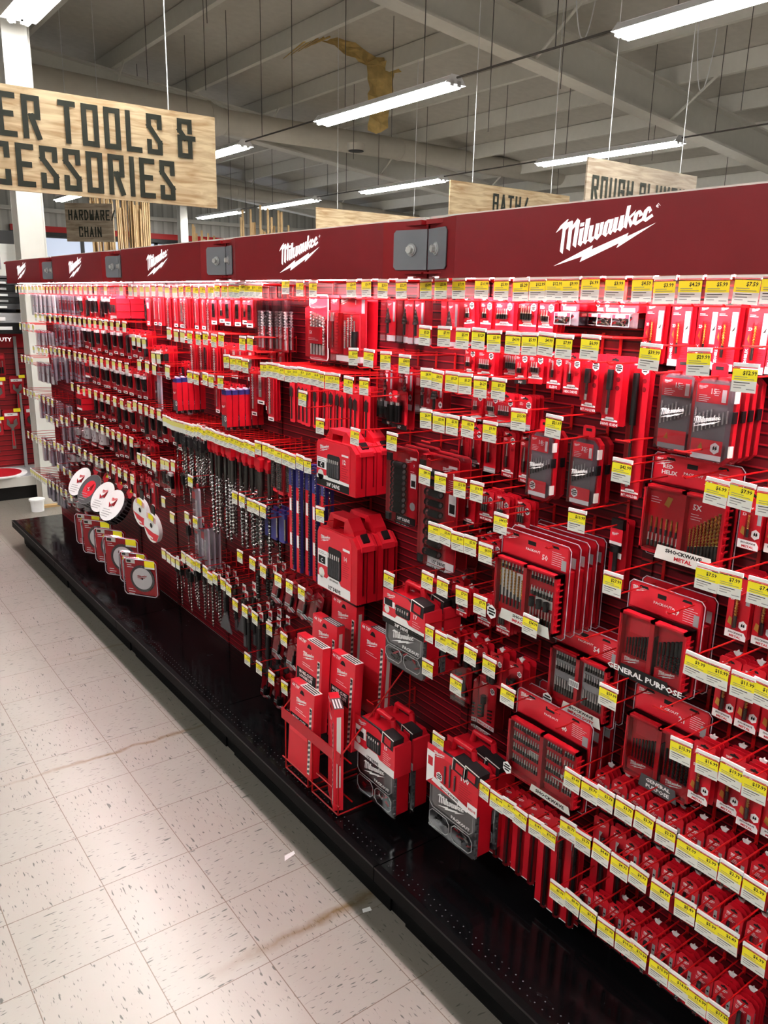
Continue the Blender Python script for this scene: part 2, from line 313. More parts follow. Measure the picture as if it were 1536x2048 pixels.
for x, z, ys, where in rows:
    for i, y in enumerate(sorted(ys)):
        light(x, y, z, '%s white fluorescent strip light %s' % (ordn[i], where))
    ys = sorted(ys)
    for i, (a, b) in enumerate(zip(ys, ys[1:])):
        if b-a-2.44 < .1: continue
        t = thing('conduit_pipe', 'thin dark conduit between the %s and next strip light %s' % (ordn[i], where), 'pipe', (x, a+2.44, z+.07))
        obj('pipe', MB(True).tube((0, .02, 0), (0, b-a-2.46, 0), .010, 'rod', 6), t)
        for q in (.35, .75): obj('drop_rod', MB(True).tube((0, (b-a-2.44)*q, 0), (0, (b-a-2.44)*q, roofz(x)-z-.08), .005, 'rod', 5), t)
for i, (x, y, l) in enumerate(((1.5, 7.5, 1.1), (2.5, 7.2, 1.2), (3.2, 8.8, 1.4), (5.6, 8.0, 1.5), (5.9, 5.2, 1.3), (6.4, 6.9, 1.4), (7.0, 3.6, 1.5), (9.6, 6.6, 1.1), (2.9, 10.0, 1.2), (6.6, 10.4, 1.3))):
    tag(obj('hanging_rod', MB(True).tube((0, 0, 0), (0, 0, -l), .0045, 'rod', 5), None, (x, y, roofz(x)-.01)), 'thin dark rod hanging alone from the roof', 'rod', 'bare rods hanging from the roof')
for i, (x0, x1, z, lab) in enumerate(((4.9, 5.25, 4.45, 'left light chain looping down below the rafter'), (6.95, 7.3, 4.3, 'right light chain looping down below the rafter'))):
    m = MB(True); pts = []
    for q in range(25):
        t_ = q/24; pts.append((x0+(x1-x0)*t_, 0, .55*(2*t_-1)**2))
    pts = [(x0, 0, roofz(x0)-z-.5)]+pts+[(x1, 0, roofz(x1)-z-.5)]
    m.path([(a-x0, b, c) for a, b, c in pts], .006, 'white', 5)
    tag(obj('hanging_chain', m, None, (x0, 4.2, z)), lab, 'chain')
# torn insulation hanging from the roof
t = thing('torn_insulation', 'torn strip of brown roof insulation hanging from the ceiling', 'insulation', (5.5, 9.2, roofz(5.5)))
rr = random.Random(3); m = MB(True)
def sheet(a, b, w0, w1, n, wob):
    vs = []; fs = []; a = Vector(a); b = Vector(b)
    for i in range(n+1):
        p = a.lerp(b, i/n); w = w0+(w1-w0)*i/n
        for sgn in (-1, -.3, .3, 1): vs.append((p.x+sgn*w+rr.uniform(-wob, wob), p.y+rr.uniform(-wob, wob)*1.5, p.z+rr.uniform(-wob, wob)+sgn*.3*w))
    for i in range(n):
        for j in range(3): fs.append((i*4+j, i*4+j+1, (i+1)*4+j+1, (i+1)*4+j))
    m.add(vs, fs, 'foam')
sheet((-.15, 0, -.08), (.95, 0, -.34), .17, .22, 9, .03); sheet((.78, -.02, -.25), (.72, -.05, -1.2), .30, .17, 9, .035); sheet((1.0, 0, -.2), (1.12, 0, -.12), .1, .14, 3, .04)
obj('foam_sheet', m, t); m = MB(True)
for q in range(5): m.tube((-.15-.1*q, 0, -.06-.03*q), (-.45-.09*q, .05*q, -.22-.05*q), .014, 'foam', 5, .004)
obj('loose_shred', m, t)

# ------------------------------------------------------------------ hanging signs
def sign(name, label, x0, y, z0, w, h, rows, mt='plank', rz=0., lh=None):
    t = thing(name, label, 'sign', (x0, y, z0), (0, 0, rz))
    b = MB(True).box((0, 0, 0), (w, .018, h), mt); obj('board', b, t)
    m = MB(False)
    for (s, u, v, hh) in rows: m.block(s, u, v, hh, 0, 'signink')
    o = obj('lettering', m, t, (0, -.004, 0), (0, 0, 0)); o.rotation_euler = (0, 0, PI/2)   # local u axis runs along the board
    for q in (.17, .83): obj('hanging_wire', MB(True).tube((w*q, .009, h), (w*q, .009, roofz(x0+w*q)-z0-.02), .004, 'white', 5), t)
    return t
sign('aisle_sign', 'plank sign lettered POWER TOOLS and ACCESSORIES over the aisle', -.95, 4.0, 2.56, 1.99, .61, [('POWER TOOLS &', .115, .315, .25), ('ACCESSORIES', .20, .03, .25)])
sign('aisle_sign', 'plank sign lettered BATH rising behind the red header', 4.22, 5.1, 2.56, 1.86, .61, [('BATH/', .62, .33, .2), ('SHOWER', .12, .06, .2)])
sign('aisle_sign', 'darker plank sign lettered ROUGH PLUMBING at right', 4.15, 3.22, 2.52, 1.62, .65, [('ROUGH PLUMBING', .07, .30, .21)], 'plankgrey')
sign('aisle_sign', 'plank sign lettered DECOR, farthest left of those behind the header', 4.62, 8.4, 2.56, 2.1, .61, [('DECOR', .55, .20, .2)])
sign('aisle_sign', 'small grey plank sign lettered HARDWARE and CHAIN', 2.09, 11.5, 2.70, .74, .55, [('HARDWARE/', .05, .31, .145), ('CHAIN', .20, .07, .145)], 'plankgrey', -.72)
# upright wood mouldings standing in racks behind the display
rr = random.Random(8)
def sticks(n, x0, x1, y, zl, zh, lab, grp, wid=.045):
    for i in range(n):
        x = x0+(x1-x0)*(i+.5)/n; l = rr.uniform(zl, zh); w = min(wid, (x1-x0)/n*1.7)*rr.uniform(.75, 1.)
        o = obj('wood_moulding', MB(True).box((-w/2, -.012, 0), (w/2, .012, l), 'pine'), None, (x, y+.06*(i % 3), .32), (0, rr.uniform(-.012, .012)+.02*((i+.5)/n-.5), 0))
        tag(o, lab, 'moulding', grp)
def rack(label, x0, x1, y):
    t = thing('moulding_rack', label, 'rack', (x0, y, 0))
    obj('base_shelf', MB(True).box((-.05, -.15, .24), (x1-x0+.05, .35, .30), 'greyd'), t); obj('back_board', MB(True).box((-.05, .32, .30), (x1-x0+.05, .35, 2.3), 'grey'), t)
    for q in (0, x1-x0-.06): obj('foot', MB(True).box((q, -.1, 0), (q+.06, .3, .24), 'greyd'), t)
rack('rack holding the tall bunch of mouldings at left', 2.85, 3.85, 12.7); sticks(60, 2.9, 3.85, 12.7, 3.0, 3.55, 'long pale wood moulding standing in the left bunch', 'mouldings in the left rack')
rack('rack holding the thin bunch of mouldings', 5.4, 6.2, 14.7); sticks(7, 5.5, 6.0, 14.7, 2.75, 3.1, 'pale wood moulding in the thin middle bunch', 'mouldings in the middle rack')
rack('rack holding the bunch of mouldings at right', 6.1, 7.6, 13.9); sticks(18, 6.2, 7.5, 13.9, 2.9, 3.45, 'pale wood moulding standing in the right bunch', 'mouldings in the right rack')

# ------------------------------------------------------------------ display against the column at left
t = thing('tool_display', 'red slatted wrench display facing the aisle at far left', 'display', (0, 6.85, 0))
obj('slat_panel', MB(True).box((-1.8, 0, .24), (.42, .04, 1.5), 'slatfar'), t)
hp = obj('header_panel', MB(True).box((-1.8, -.01, 1.42), (.42, .04, 1.56), 'red2'), t)
m = MB(); m.text('HEAVY DUTY', -.005, 1.475, .05, 0, 'logo', .03, 0, 1.1); o = obj('lettering', m, hp, (0, -.014, 0)); o.rotation_euler = (0, 0, PI/2); o = obj('logo', MB().logo(.36, 1.485, .16, 0, 'logo'), hp, (0, -.014, 0)); o.rotation_euler = (0, 0, PI/2)
for x in (-1.0, .19): obj('upright', MB(True).box((x-.014, -.02, .2), (x+.014, 0, 1.52), 'grey'), t)
b = obj('base_shelf', MB(True).box((-1.8, -.45, .17), (.42, .03, .22), 'grey').box((-1.8, -.47, .13), (.42, -.45, .22), 'white_metal'), t)
obj('kick_plate', MB(True).box((-1.8, -.43, 0), (.42, -.40, .17), 'black'), t)
obj('upper_shelf', MB(True).box((-1.8, -.45, 1.565), (.42, .04, 1.585), 'black'), t); obj('top_shelf', MB(True).box((-1.8, -.40, 2.06), (.42, .04, 2.08), 'greyd'), t)
obj('back_sheet', MB(True).box((-1.8, .0, 1.585), (.42, .04, 2.5), 'greyd'), t)
def wrench(x, z, s, ring, lab):
    t = thing('adjustable_wrench', lab, 'wrench', (x, 6.83, z), (0, 0, -PI/2*0)); t.rotation_euler = (0, 0, PI/2)
    m = MB().prism(oct_(-.075*s, -.17*s, .075*s, .02*s, .01), 0, .003, 'red2').rect(-.06*s, -.04*s, .06*s, -.01*s, .004, 'white').text('10 IN', -.01, -.032*s, .02*s, .005, 'ink'); obj('card', m, t)
    h = MB().prism([(-.045*s, -.06*s), (-.05*s, -.12*s), (-.012*s, -.155*s), (.012*s, -.155*s), (.05*s, -.12*s), (.042*s, -.06*s), (.014*s, -.085*s), (.01*s, -.115*s), (-.02*s, -.115*s), (-.024*s, -.08*s)], .008, .024, 'steel') if not ring else MB().prism([(.06*s*math.cos(a*.5)-.0, -.11*s+.05*s*math.sin(a*.5)) for a in range(13)], .008, .024, 'steeld')
    obj('jaw', h, t)
    g = MB().prism([(-.012*s, -.15*s), (-.017*s, -.36*s), (.017*s, -.36*s), (.012*s, -.15*s)], .010, .020, 'steel').prism([(-.007*s, -.18*s), (-.010*s, -.33*s), (.010*s, -.33*s), (.007*s, -.18*s)], .020, .0205, 'red2'); obj('handle', g, t)
    obj('price_tag', MB().rect(.02*s, .0, .085*s, .035*s, .03, 'yellow'), t)
wrench(.17, 1.12, .88, False, 'small adjustable wrench, upper right one on the red panel'); wrench(.09, .79, 1.02, False, 'large adjustable wrench, lower left one on the red panel')
wrench(.30, .82, 1.1, True, 'heavy wrench hanging rightmost on the red panel'); wrench(-.02, 1.1, 1., False, 'adjustable wrench at the photo edge on the red panel'); wrench(-.06, .72, .9, False, 'wrench lowest at the photo edge on the red panel')
t = thing('tool_pack', 'clear pack of tools hanging high on the red panel', 'tool pack', (.03, 6.84, 1.36), (0, 0, PI/2))
obj('card', MB().prism(oct_(-.055, -.21, .055, .0, .008), 0, .003, 'red2').rect(-.045, -.05, .045, -.02, .004, 'redhi'), t); obj('blister', MB().blister(-.045, -.2, .045, -.06, .003, .03, .008), t)
for q in (-.025, 0, .025): obj('driver', MB().tube((q, -.19, .015), (q, -.13, .015), .009, 'black').tube((q, -.13, .015), (q, -.07, .015), .004, 'chrome'), t)
t = thing('round_mat', 'round red mat lying on the grey base shelf', 'mat', (-.12, 6.62, .222)); obj('rim', MB(True).tube((0, 0, 0), (0, 0, .012), .26, 'white', 32), t); obj('centre', MB(True).tube((0, 0, .012), (0, 0, .016), .21, 'red2', 32), t)
t = thing('white_bucket', 'small white round container on the floor beside the column', 'container', (.04, 5.86, 0)); obj('body', MB(True).tube((0, 0, 0), (0, 0, .10), .055, 'white', 16, .06), t); obj('rim', MB(True).tube((0, 0, .10), (0, 0, .115), .07, 'white', 16), t)
def crate(name, lab, cat, x0, x1, z0, z1, m0, y0=6.42, y1=6.8, g=None, label2='white'):
    t = thing(name, lab, cat, ((x0+x1)/2, y0, z0), group=g); w = (x1-x0)/2; h = z1-z0
    obj('body', MB(True).box((-w, 0, 0), (w, y1-y0, h), m0), t); obj('lid', MB(True).box((-w-.003, -.004, h*.72), (w+.003, y1-y0+.003, h+.002), m0), t)
    obj('label', MB(True).box((-w*.5, -.008, h*.2), (w*.3, -.004, h*.6), label2), t)
crate('tool_case', 'black tool case with white latch on the upper shelf', 'case', -.3, .30, 1.586, 1.66, 'black'); crate('tool_box', 'silver grey tool box on the black case', 'case', -.3, .22, 1.665, 1.75, 'grey')
crate('carton', 'brown carton on the shelf end at left', 'carton', .225, .32, 1.662, 1.78, 'card_brown')
for i in range(5):
    crate('drill_case', '%s black boxed tool in the dark stack at left' % ['lowest', 'second lowest', 'middle', 'second highest', 'highest'][i], 'case', -.3+.02*(i % 2), .26+.015*(i % 3), 1.785+.054*i, 1.832+.054*i, 'blackm' if i % 2 else 'greyd', 6.43+.01*(i % 3), 6.8, None, 'grey' if i % 2 else 'white')
crate('carton', 'white carton on the top shelf at left', 'carton', -.2, .2, 2.081, 2.36, 'paper', 6.5, 6.8, None, 'grey'); crate('carton', 'small brown carton on the top shelf beside the white one', 'carton', .205, .33, 2.081, 2.28, 'card_brown', 6.5, 6.8, None, 'ink')

# ------------------------------------------------------------------ the red gondola
S = 1.2192; XF, XJ, B = -.283, -.2435, .152; ZB, ZT = 2.0, 2.149
BAYN = {-2: 'unseen near', -1: 'nearest', 0: 'second', 1: 'third', 2: 'fourth', 3: 'farthest'}
LG = MB(); LG.logo(0, 0, .254, 0, 'logo'); LG.text('®', .128, .045, .014, 0, 'logo', 0); LGM = LG.mesh('logo')
for i in range(-2, 4):
    y0, y1 = i*S, (i+1)*S; n = BAYN[i]
    t = thing('gondola_bay', 'red slatted wall bay with black base deck, %s bay of the display' % n, 'display shelf', (0, y0+S/2, 0)); a, b = -S/2, S/2
    obj('back_panel', MB(True).box((0, a, .2), (.03, b, 2.12), 'slat'), t)
    for q in (a+.022, 0): obj('upright', MB(True).box((-.006, q-.016, .2), (-.0005, q+.016, 2.0), 'upright'), t)
    d = MB(True).box((-.36, a+.002, .185), (-.0005, b-.002, .2), 'deck'); obj('base_deck', d, t)
    p = MB(True)
    for r_, x in enumerate((-.340, -.316)):
        for k in range(46):
            yy = a+.02+k*(S-.04)/45; p.add([(x+.0024*math.cos(q*PI/3), yy+.0024*math.sin(q*PI/3)+.012*r_, .2004) for q in range(6)], [tuple(range(6))], 'greyd')
    o = obj('perforation', p, t); o['kind'] = 'stuff'
    obj('deck_lip', MB(True).box((-.383, a+.002, .150), (-.36, b-.002, .203), 'lip').box((-.3845, a+.002, .1985), (-.3825, b-.002, .2042), 'black'), t)
    obj('kick_plate', MB(True).box((-.305, a+.001, 0), (-.295, b-.001, .185), 'lip').box((-.312, a+.001, .0), (-.305, b-.08, .05), 'lip'), t)
    # header
    h = thing('header_sign', 'dark red header panel with white script logo, %s bay of the display' % n, 'sign', (0, y0+S/2, ZB)); H = ZT-ZB
    pts = [(XJ, a+.004), (XF, a+B), (XF, b-B), (XJ, b-.004), (XJ+.02, b-.004), (XF+.02, b-B), (XF+.02, a+B), (XJ+.02, a+.004)]
    f = MB(True)
    for q, mm in ((0, 'hdr2'), (1, 'hdr'), (2, 'hdr')):
        (xa, ya), (xb, yb) = pts[q], pts[q+1]; f.add([(xa, ya, 0), (xb, yb, 0), (xb, yb, H), (xa, ya, H)], [(0, 1, 2, 3)], mm)
    f.add([(x, y, H) for x, y in pts], [tuple(range(8))], 'white_metal'); f.add([(x, y, 0) for x, y in pts], [tuple(range(8))], 'hdr2')
    f.add([(x, y, z) for z in (0, H) for x, y in pts[4:]], [(0, 1, 5, 4), (1, 2, 6, 5), (2, 3, 7, 6)], 'hdr2')
    obj('face', f, h)
    obj('top_cap', MB(True).box((XF+.02, a+.01, H-.012), (-.001, b-.01, H), 'hdr2').box((-.25, a+.01, H), (-.235, b-.01, H+.008), 'white_metal'), h)
    obj('logo', LGM, h, (XF-.002, 0, .0777)); obj('under_panel', MB(True).box((XF+.02, a+.005, .012), (XF+.06, b-.005, .016), 'hdr2'), h)
    sl = thing('led_strip', 'glowing light strip under the header, %s bay of the display' % n, 'light', (-.178, y0+S/2, ZB+.006), group='light strips under the header')
    obj('housing', MB(True).box((-.018, -.57, -.002), (.018, .57, -.0002), 'white'), sl); obj('lamp', MB(True).box((-.012, -.56, -.005), (.012, .56, -.0022), 'led'), sl); obj('added_tag_fill', MB(True).box((-.082, -.56, -.005), (-.072, .56, -.0022), 'led2').box((-.0825, -.57, -.002), (-.018, .57, -.001), 'white'), sl)  # second, weaker strip in front is added to brighten the top-row tags
def bracket(y, lab):
    t = thing('corner_bracket', lab, 'bracket', (XJ, y, (ZB+ZT)/2), group='grey corner brackets on the header')
    s = (XJ-XF)/B
    for sg, L0 in ((1, .112), (-1, .108)):
        pts2 = [(.003, -.052), (L0-.008, -.052), (L0, -.044), (L0, .044), (L0-.008, .052), (.003, .052)]
        vs = [(-s*u-.004, sg*u, v) for u, v in pts2]+[(-s*u-.001, sg*u, v) for u, v in pts2]; n = 6
        obj('plate', MB(True).add(vs, [tuple(range(6)), tuple(range(11, 5, -1))]+[(i, (i+1) % n, n+(i+1) % n, n+i) for i in range(n)], 'plate'), t)
        c = Vector((-s*.052-.004, sg*.052, 0)); nv = Vector((-1, -sg*s, 0)).normalized()
        o = obj('bolt', MB(True).tube(c, c+nv*.003, .017, 'grey', 20).tube(c+nv*.0031, c+nv*.006, .013, 'bolt', 20).tube(c+nv*.0061, c+nv*.016, .0098, 'steelb', 6), t)
for i, l in ((-1, 'outside the frame at right'), (0, 'nearest'), (1, 'second from the right'), (2, 'third from the right'), (3, 'farthest')):
    bracket(i*S, 'grey bolted corner bracket on the header, %s' % l if i > -1 else 'grey bolted corner bracket at the near end of the header')

# ------------------------------------------------------------------ packaged goods (u right, v up from the hang point, d towards the aisle)
K = {}
def kind(key, name, desc, cat, group, nodes, lite, t, w, h):
    # nodes: (part name, MB, [sub nodes], part label)
    def conv(n): return (n[0], n[1].mesh(n[0]), [conv(c) for c in (n[2] if len(n) > 2 else [])], n[3] if len(n) > 3 else None)
    K[key] = dict(name=name, desc=desc, cat=cat, group=group, nodes=[conv(n) for n in nodes], lite=lite.mesh(name) if lite else None, t=t, w=w, h=h)
def put(key, loc, label, rot=(0, 0, 0), lite=False):
    k = K[key]
    if lite and k['lite']: return tag(obj(k['name'], k['lite'], None, loc, rot), label, k['cat'], k['group'])
    r = tag(obj(k['name'], None, None, loc, rot), label, k['cat'], k['group'])
    def rec(ns, par):
        for n, me, ch, lb in ns:
            o = obj(n, me, par)
            if lb: o['label'] = lb
            rec(ch, o)
    rec(k['nodes'], r)
    return r
def hole(m, d=.0022, w=.011, v=-.008):
    m.poly([(-w, v-.002), (-w*.4, v-.003), (w*.4, v-.003), (w, v-.002), (w*.8, v+.002), (w*.3, v+.003), (0, v+.006), (-w*.3, v+.003), (-w*.8, v+.002)], d, 'ink')
def cardbase(w, h, m='red', t=.002, c=.004): return MB().prism(oct_(-w/2, -h, w/2, 0, c), 0, t, m)
def hexbadge(m, u, v, r, d, drill=False):
    m.poly([(u+r*.92*math.cos(PI/6+i*PI/3), v+r*math.sin(PI/6+i*PI/3)) for i in range(6)], d, 'white')
    if drill:
        for a, b in ((-.3, .1), (.1, .3)): m.poly([(u+r*a, v-r*.35), (u+r*(a+.35), v-r*.1), (u+r*(a+.2), v+r*.5), (u+r*(a-.05), v+r*.1)], d+.0003, 'ink')
    else:
        for i, q in enumerate((.5, .7, .45)): m.rect(u-r*q, v+r*(.42-.38*i)-r*.12, u+r*q, v+r*(.42-.38*i)+r*.12, d+.0003, 'ink')
def bits(kind_, u, v0, v1, d, r):
    m = MB()
    if kind_ == 'gold': m.spiral(u, d, r, v0+(v1-v0)*.36, v1, 4, 'gold', .5).tube((u, v0, d), (u, v0+(v1-v0)*.36, d), r*.95, 'steeld', 8)
    elif kind_ == 'blk': m.spiral(u, d, r, v0, v0+(v1-v0)*.55, 3, 'blackm', .55).tube((u, v0+(v1-v0)*.55, d), (u, v1, d), r*.9, 'blackm', 8)
    elif kind_ == 'driver': m.tube((u, v0, d), (u, v0+(v1-v0)*.45, d), r, 'steeld', 6).tube((u, v0+(v1-v0)*.45, d), (u, v0+(v1-v0)*.6, d), r*.8, 'steelb', 8, r*.45).tube((u, v0+(v1-v0)*.6, d), (u, v1, d), r*.55, 'steelb', 6)
    elif kind_ == 'masonry': m.spiral(u, d, r, v0+(v1-v0)*.25, v1, 5, 'steelb', .5).tube((u, v0, d), (u, v0+(v1-v0)*.25, d), r*.8, 'steelb', 8)
    return m
def band(m, w, h, style, code):
    if style == 'metal':
        m.poly([(-w/2+.001, -h+.001), (w/2-.001, -h+.001), (w/2-.001, -h+.012), (w/2-.007, -h+.020), (-w/2+.001, -h+.020)], .0024, 'white')
        m.text('SHOCKWAVE', 0, -h+.0125, .0055, .0028, 'ink', .03).text('METAL', 0, -h+.004, .007, .0028, 'red', .03, 0, 1.3)
    elif style == 'grey': m.rect(-w/2, -h, w/2, -h+.015, .0024, 'grey').text('THUNDERBOLT', 0, -h+.005, .006, .0028, 'white', .02)
    else:
        m.poly([(-w/2+.001, -h+.013), (w/2-.001, -h+.013), (w/2-.001, -h+.017), (w*.28, -h+.018), (w*.22, -h+.023), (-w*.22, -h+.023), (-w*.28, -h+.018), (-w/2+.001, -h+.017)], .0024, 'white')
        m.text('SHOCKWAVE', 0, -h+.0155, .0048, .0028, 'ink', .03)
        if style: m.rect(-w/2, -h, w/2, -h+.012, .0024, style).text(code, 0, -h+.003, .0085, .0028, 'white', .03)
def impact_card(key, w, h, n, style, code, kind_='driver', bl=.026, desc='red carded driver bits', barcode=False):
    m = cardbase(w, h); hole(m, w=min(.011, w*.28)); m.logo(-w*.22, -.006, w*.34, .0024); m.lines(-w*.44, -w*.1, -.018, 3, .003, .0024); band(m, w, h, style, code)
    hexbadge(m, w*.29, -.024, .0105, .0026); m.lines(w*.2, w*.45, -.042, 4, .003, .0024, 'reddk')
    if barcode:
        m.rect(-w*.3, -h*.72, w*.2, -h*.5, .0026, 'white')
        for i in range(8): m.rect(-w*.27+i*w*.055, -h*.68, -w*.245+i*w*.055, -h*.52, .003, 'ink')
    nd = [('card', m)]; u0 = -.5*(n-1)*.0082-w*.06
    v0 = -h+.030
    for i in range(n): nd.append(('driver_bit', bits(kind_, u0+i*.0082, v0, v0+bl, .007, .0036)))
    nd.append(('blister', MB().blister(u0-.008, v0-.005, u0+(n-1)*.0082+.008, v0+bl+.006, .002, .012, .003)))
    kind(key, 'driver_bit_card', desc, 'bit pack', 'carded driver bits on the red wall', nd, cardbase(w, h), .013, w, h)
impact_card('i2', .042, .085, 2, None, '', desc='red card of two driver bits'); impact_card('i2k', .042, .09, 2, 'ink', 'SQ1', desc='black-banded card of two bits'); impact_card('i2g', .044, .09, 2, 'grey', 'T10', desc='grey-banded card of two bits')
impact_card('i5', .066, .085, 5, None, '', desc='wide red card of five bits'); impact_card('i5k', .066, .09, 5, 'ink', 'SQ2', desc='wide black-banded bit card'); impact_card('i5b', .062, .085, 5, None, '', desc='red bit card with barcode sticker', barcode=True, bl=.034)
impact_card('i5g', .06, .09, 5, 'grey', 'T25', desc='wide grey-banded bit card'); impact_card('i3b', .05, .085, 3, None, '', desc='small red card with barcode', barcode=True); impact_card('i2s', .046, .092, 1, 'red2', 'SLEEVE', bl=.04, desc='red card with sleeve driver'); impact_card('i2x', .05, .098, 1, 'red2', 'HEX DRIVE', bl=.045, desc='red card with hex driver')
impact_card('i4k', .048, .125, 1, 'ink', 'SQ2', bl=.062, desc='tall black-banded bit card'); impact_card('i4g', .048, .127, 1, 'grey', 'T25', bl=.066, desc='tall grey-banded bit card'); impact_card('i4r', .048, .13, 1, 'red2', 'PHILLIPS', bl=.07, desc='tall red card of one bit')
impact_card('i6', .046, .082, 2, 'red2', 'PH2', desc='short red bit card')
impact_card('nut3', .056, .088, 3, 'red2', 'NUT DRIVER', bl=.045, desc='red card of three nut drivers')
def helix(key, w, h, style, r, desc):
    m = cardbase(w, h); hole(m); m.logo(-w*.2, -.016, w*.36, .0024); m.lines(-w*.42, 0, -.026, 2, .003, .0024)
    if style == 'metal':
        m.text('RED', -w*.22, -.030, .009, .0026, 'white', .03).text('HELIX', -w*.18, -.038, .009, .0026, 'white', .03); hexbadge(m, w*.28, -h+.036, .0115, .0026, True); m.rect(w*.28, -.068, w*.46, -.034, .0024, 'grey')
        m.poly([(-w*.42, -h+.034), (-w*.2, -h+.028), (-w*.22, -h+.046), (-w*.36, -h+.05)], .0026, 'gold'); m.text('5X', -w*.30, -h*.42, .009, .0026, 'white', .03)
    else:
        m.rect(w*.18, -h+.052, w*.46, -.022, .0024, 'grey'); m.poly([(w*.24, -.062), (w*.40, -.050), (w*.36, -.060)], .0027, 'ink'); m.lines(w*.22, w*.44, -.03, 4, .006, .0027, 'white')
        m.text('2X', -w*.30, -h*.40, .009, .0026, 'white', .03).poly([(-w*.40, -h*.52), (-w*.28, -h*.58), (-w*.33, -h*.44)], .0026, 'gold'); m.text('REDHELIX', -w*.30, -h+.030, .0085, .0026, 'white', .03, PI/2); m.lines(w*.12, w*.44, -h+.044, 5, .004, .0024, 'reddk')
    band(m, w, h, style, '')
    u = -.002
    nd = [('card', m), ('drill_bit', bits('gold', u, -h+.028, -.048, .007, r)), ('blister', MB().blister(-w*.18, -h+.022, w*.14, -.04, .002, .014, .004))]
    kind(key, 'drill_bit_card', desc, 'drill bit pack', 'carded drill bits at the near end', nd, cardbase(w, h), .015, w, h)
helix('rh1', .050, .142, 'grey', .0024, 'red card with slim gold bit'); helix('rh1b', .050, .145, 'grey', .0032, 'red card with gold bit'); helix('rh2', .050, .125, 'metal', .003, 'white-footed card with gold bit'); helix('rh3', .052, .152, 'metal', .0042, 'tall white-footed card with gold bit')
def oxide(key, w, h, r, desc, n=1):
    m = MB().prism([(-w/2, -h), (w/2, -h), (w/2, -.012), (w/2-.010, 0), (-w/2+.010, 0), (-w/2, -.012)], 0, .0012, 'red'); hole(m, .0015, .009); m.logo(-w*.08, -.020, w*.6, .0016); m.lines(-w*.4, w*.2, -.030, 3, .0035, .0016)
    m.rect(w*.20, -h*.62, w*.38, -.034, .0016, 'grey').rect(w*.23, -h*.58, w*.35, -h*.50, .002, 'ink').rect(-w/2, -h, w/2, -h+.004, .0016, 'ink').disc(w*.29, -.05, .003, .002, 'ink', 8); m.lines(-w*.42, -w*.18, -.05, 5, .006, .0016, 'redhi')
    nd = [('card', m)]+[('drill_bit', bits('blk', -.006+.009*i, -h+.010, -.038, .007, r)) for i in range(n)]+[('blister', MB().blister(-w*.24, -h+.006, w*.14, -.032, .0012, .015, .004))]
    kind(key, 'drill_bit_card', desc, 'drill bit pack', 'black drill bit cards in the low rows', nd, MB().prism([(-w/2, -h), (w/2, -h), (w/2, -.012), (w/2-.010, 0), (-w/2+.010, 0), (-w/2, -.012)], 0, .0012, 'red').rect(-w/2, -h, w/2, -h+.003, .0015, 'ink').rect(w*.20, -h*.62, w*.38, -.034, .0015, 'grey'), .014, w, h)
oxide('ox1', .048, .115, .0022, 'red card with thin black bit'); oxide('ox2', .048, .125, .0034, 'red card with black bit'); oxide('ox3', .050, .138, .0052, 'red card with thick black bit')
def longred(key, h, r, desc):
    w = .050; m = cardbase(w, h, 'red', .0015, .006); hole(m, .0018, .009); m.logo(0, -.022, .03, .0018); m.rect(-w*.1, -.07, w*.1, -.04, .0018, 'grey').rect(-w/2, -h, w/2, -h+.004, .0018, 'white')
    nd = [('card', m), ('drill_bit', MB().tube((0.016, -h+.012, .008), (.016, -h*.35, .008), r, 'blackm', 8).spiral(.016, .008, r*1.1, -h*.35, -.05, 6, 'blackm', .55)), ('blister', MB().blister(.006, -h+.004, .025, -.04, .0015, .016, .003))]
    kind(key, 'long_drill_bit_card', desc, 'drill bit pack', 'long red drill bit cards in the lowest rows', nd, MB().prism(oct_(-w/2, -h, w/2, 0, .006), 0, .0015, 'red2').rect(-w/2, -h, w/2, -h+.003, .0018, 'white'), .016, w, h)
longred('lr1', .27, .003, 'long red drill bit card'); longred('lr2', .31, .0055, 'long red card with black bit')
def step(key, h, r, n, desc, top):
    w = .054; m = MB().prism(oct_(-w/2+.004, -h+.004, w/2-.004, -.004, .006), 0, .0015, 'redhi' if top else 'red'); m.logo(-w*.2, -.028, .02, .002); m.rect(w*.14, -h*.55, w*.34, -.02, .002, 'grey'); m.rect(-w/2+.004, -h+.005, w/2-.004, -h+.024, .002, 'white'); hole(m, .002)
    if not top: hexbadge(m, w*.22, -h+.046, .011, .0022, True); m.rect(-w*.4, -.06, -w*.12, -.035, .002, 'white')
    b = MB(); v = -h+.030; b.tube((-.004, v, .014), (-.004, v+.034, .014), .0042, 'blackm', 8); v += .034
    for i in range(n): q = r*(1-.82*i/n); b.tube((-.004, v, .014), (-.004, v+.045/n+.001, .014), q, 'steeld' if i % 2 else 'steel', 14); v += .045/n
    b.tube((-.004, v, .014), (-.004, v+.006, .014), r*.18, 'steel', 8, .0005)
    sh = MB().blister(-w/2, -h, w/2, 0, .0, .028, .003, 'clear2')
    kind(key, 'step_bit_pack', desc, 'step bit pack', 'clear step bit packs in the upper rows', [('card', m), ('step_bit', b), ('shell', sh)], MB().blister(-w/2, -h, w/2, 0, .0, .028, .003, 'clear2').prism(oct_(-w/2+.004, -h+.004, w/2-.004, -.004, .006), 0, .0015, 'red').rect(-w/2+.004, -h+.005, w/2-.004, -h+.024, .002, 'white'), .028, w, h)
step('st1', .150, .0095, 8, 'clear pack with tall step bit', True); step('st2', .150, .007, 6, 'clear pack with small step bit', False); step('st3', .152, .013, 9, 'clear pack with wide step bit', False)
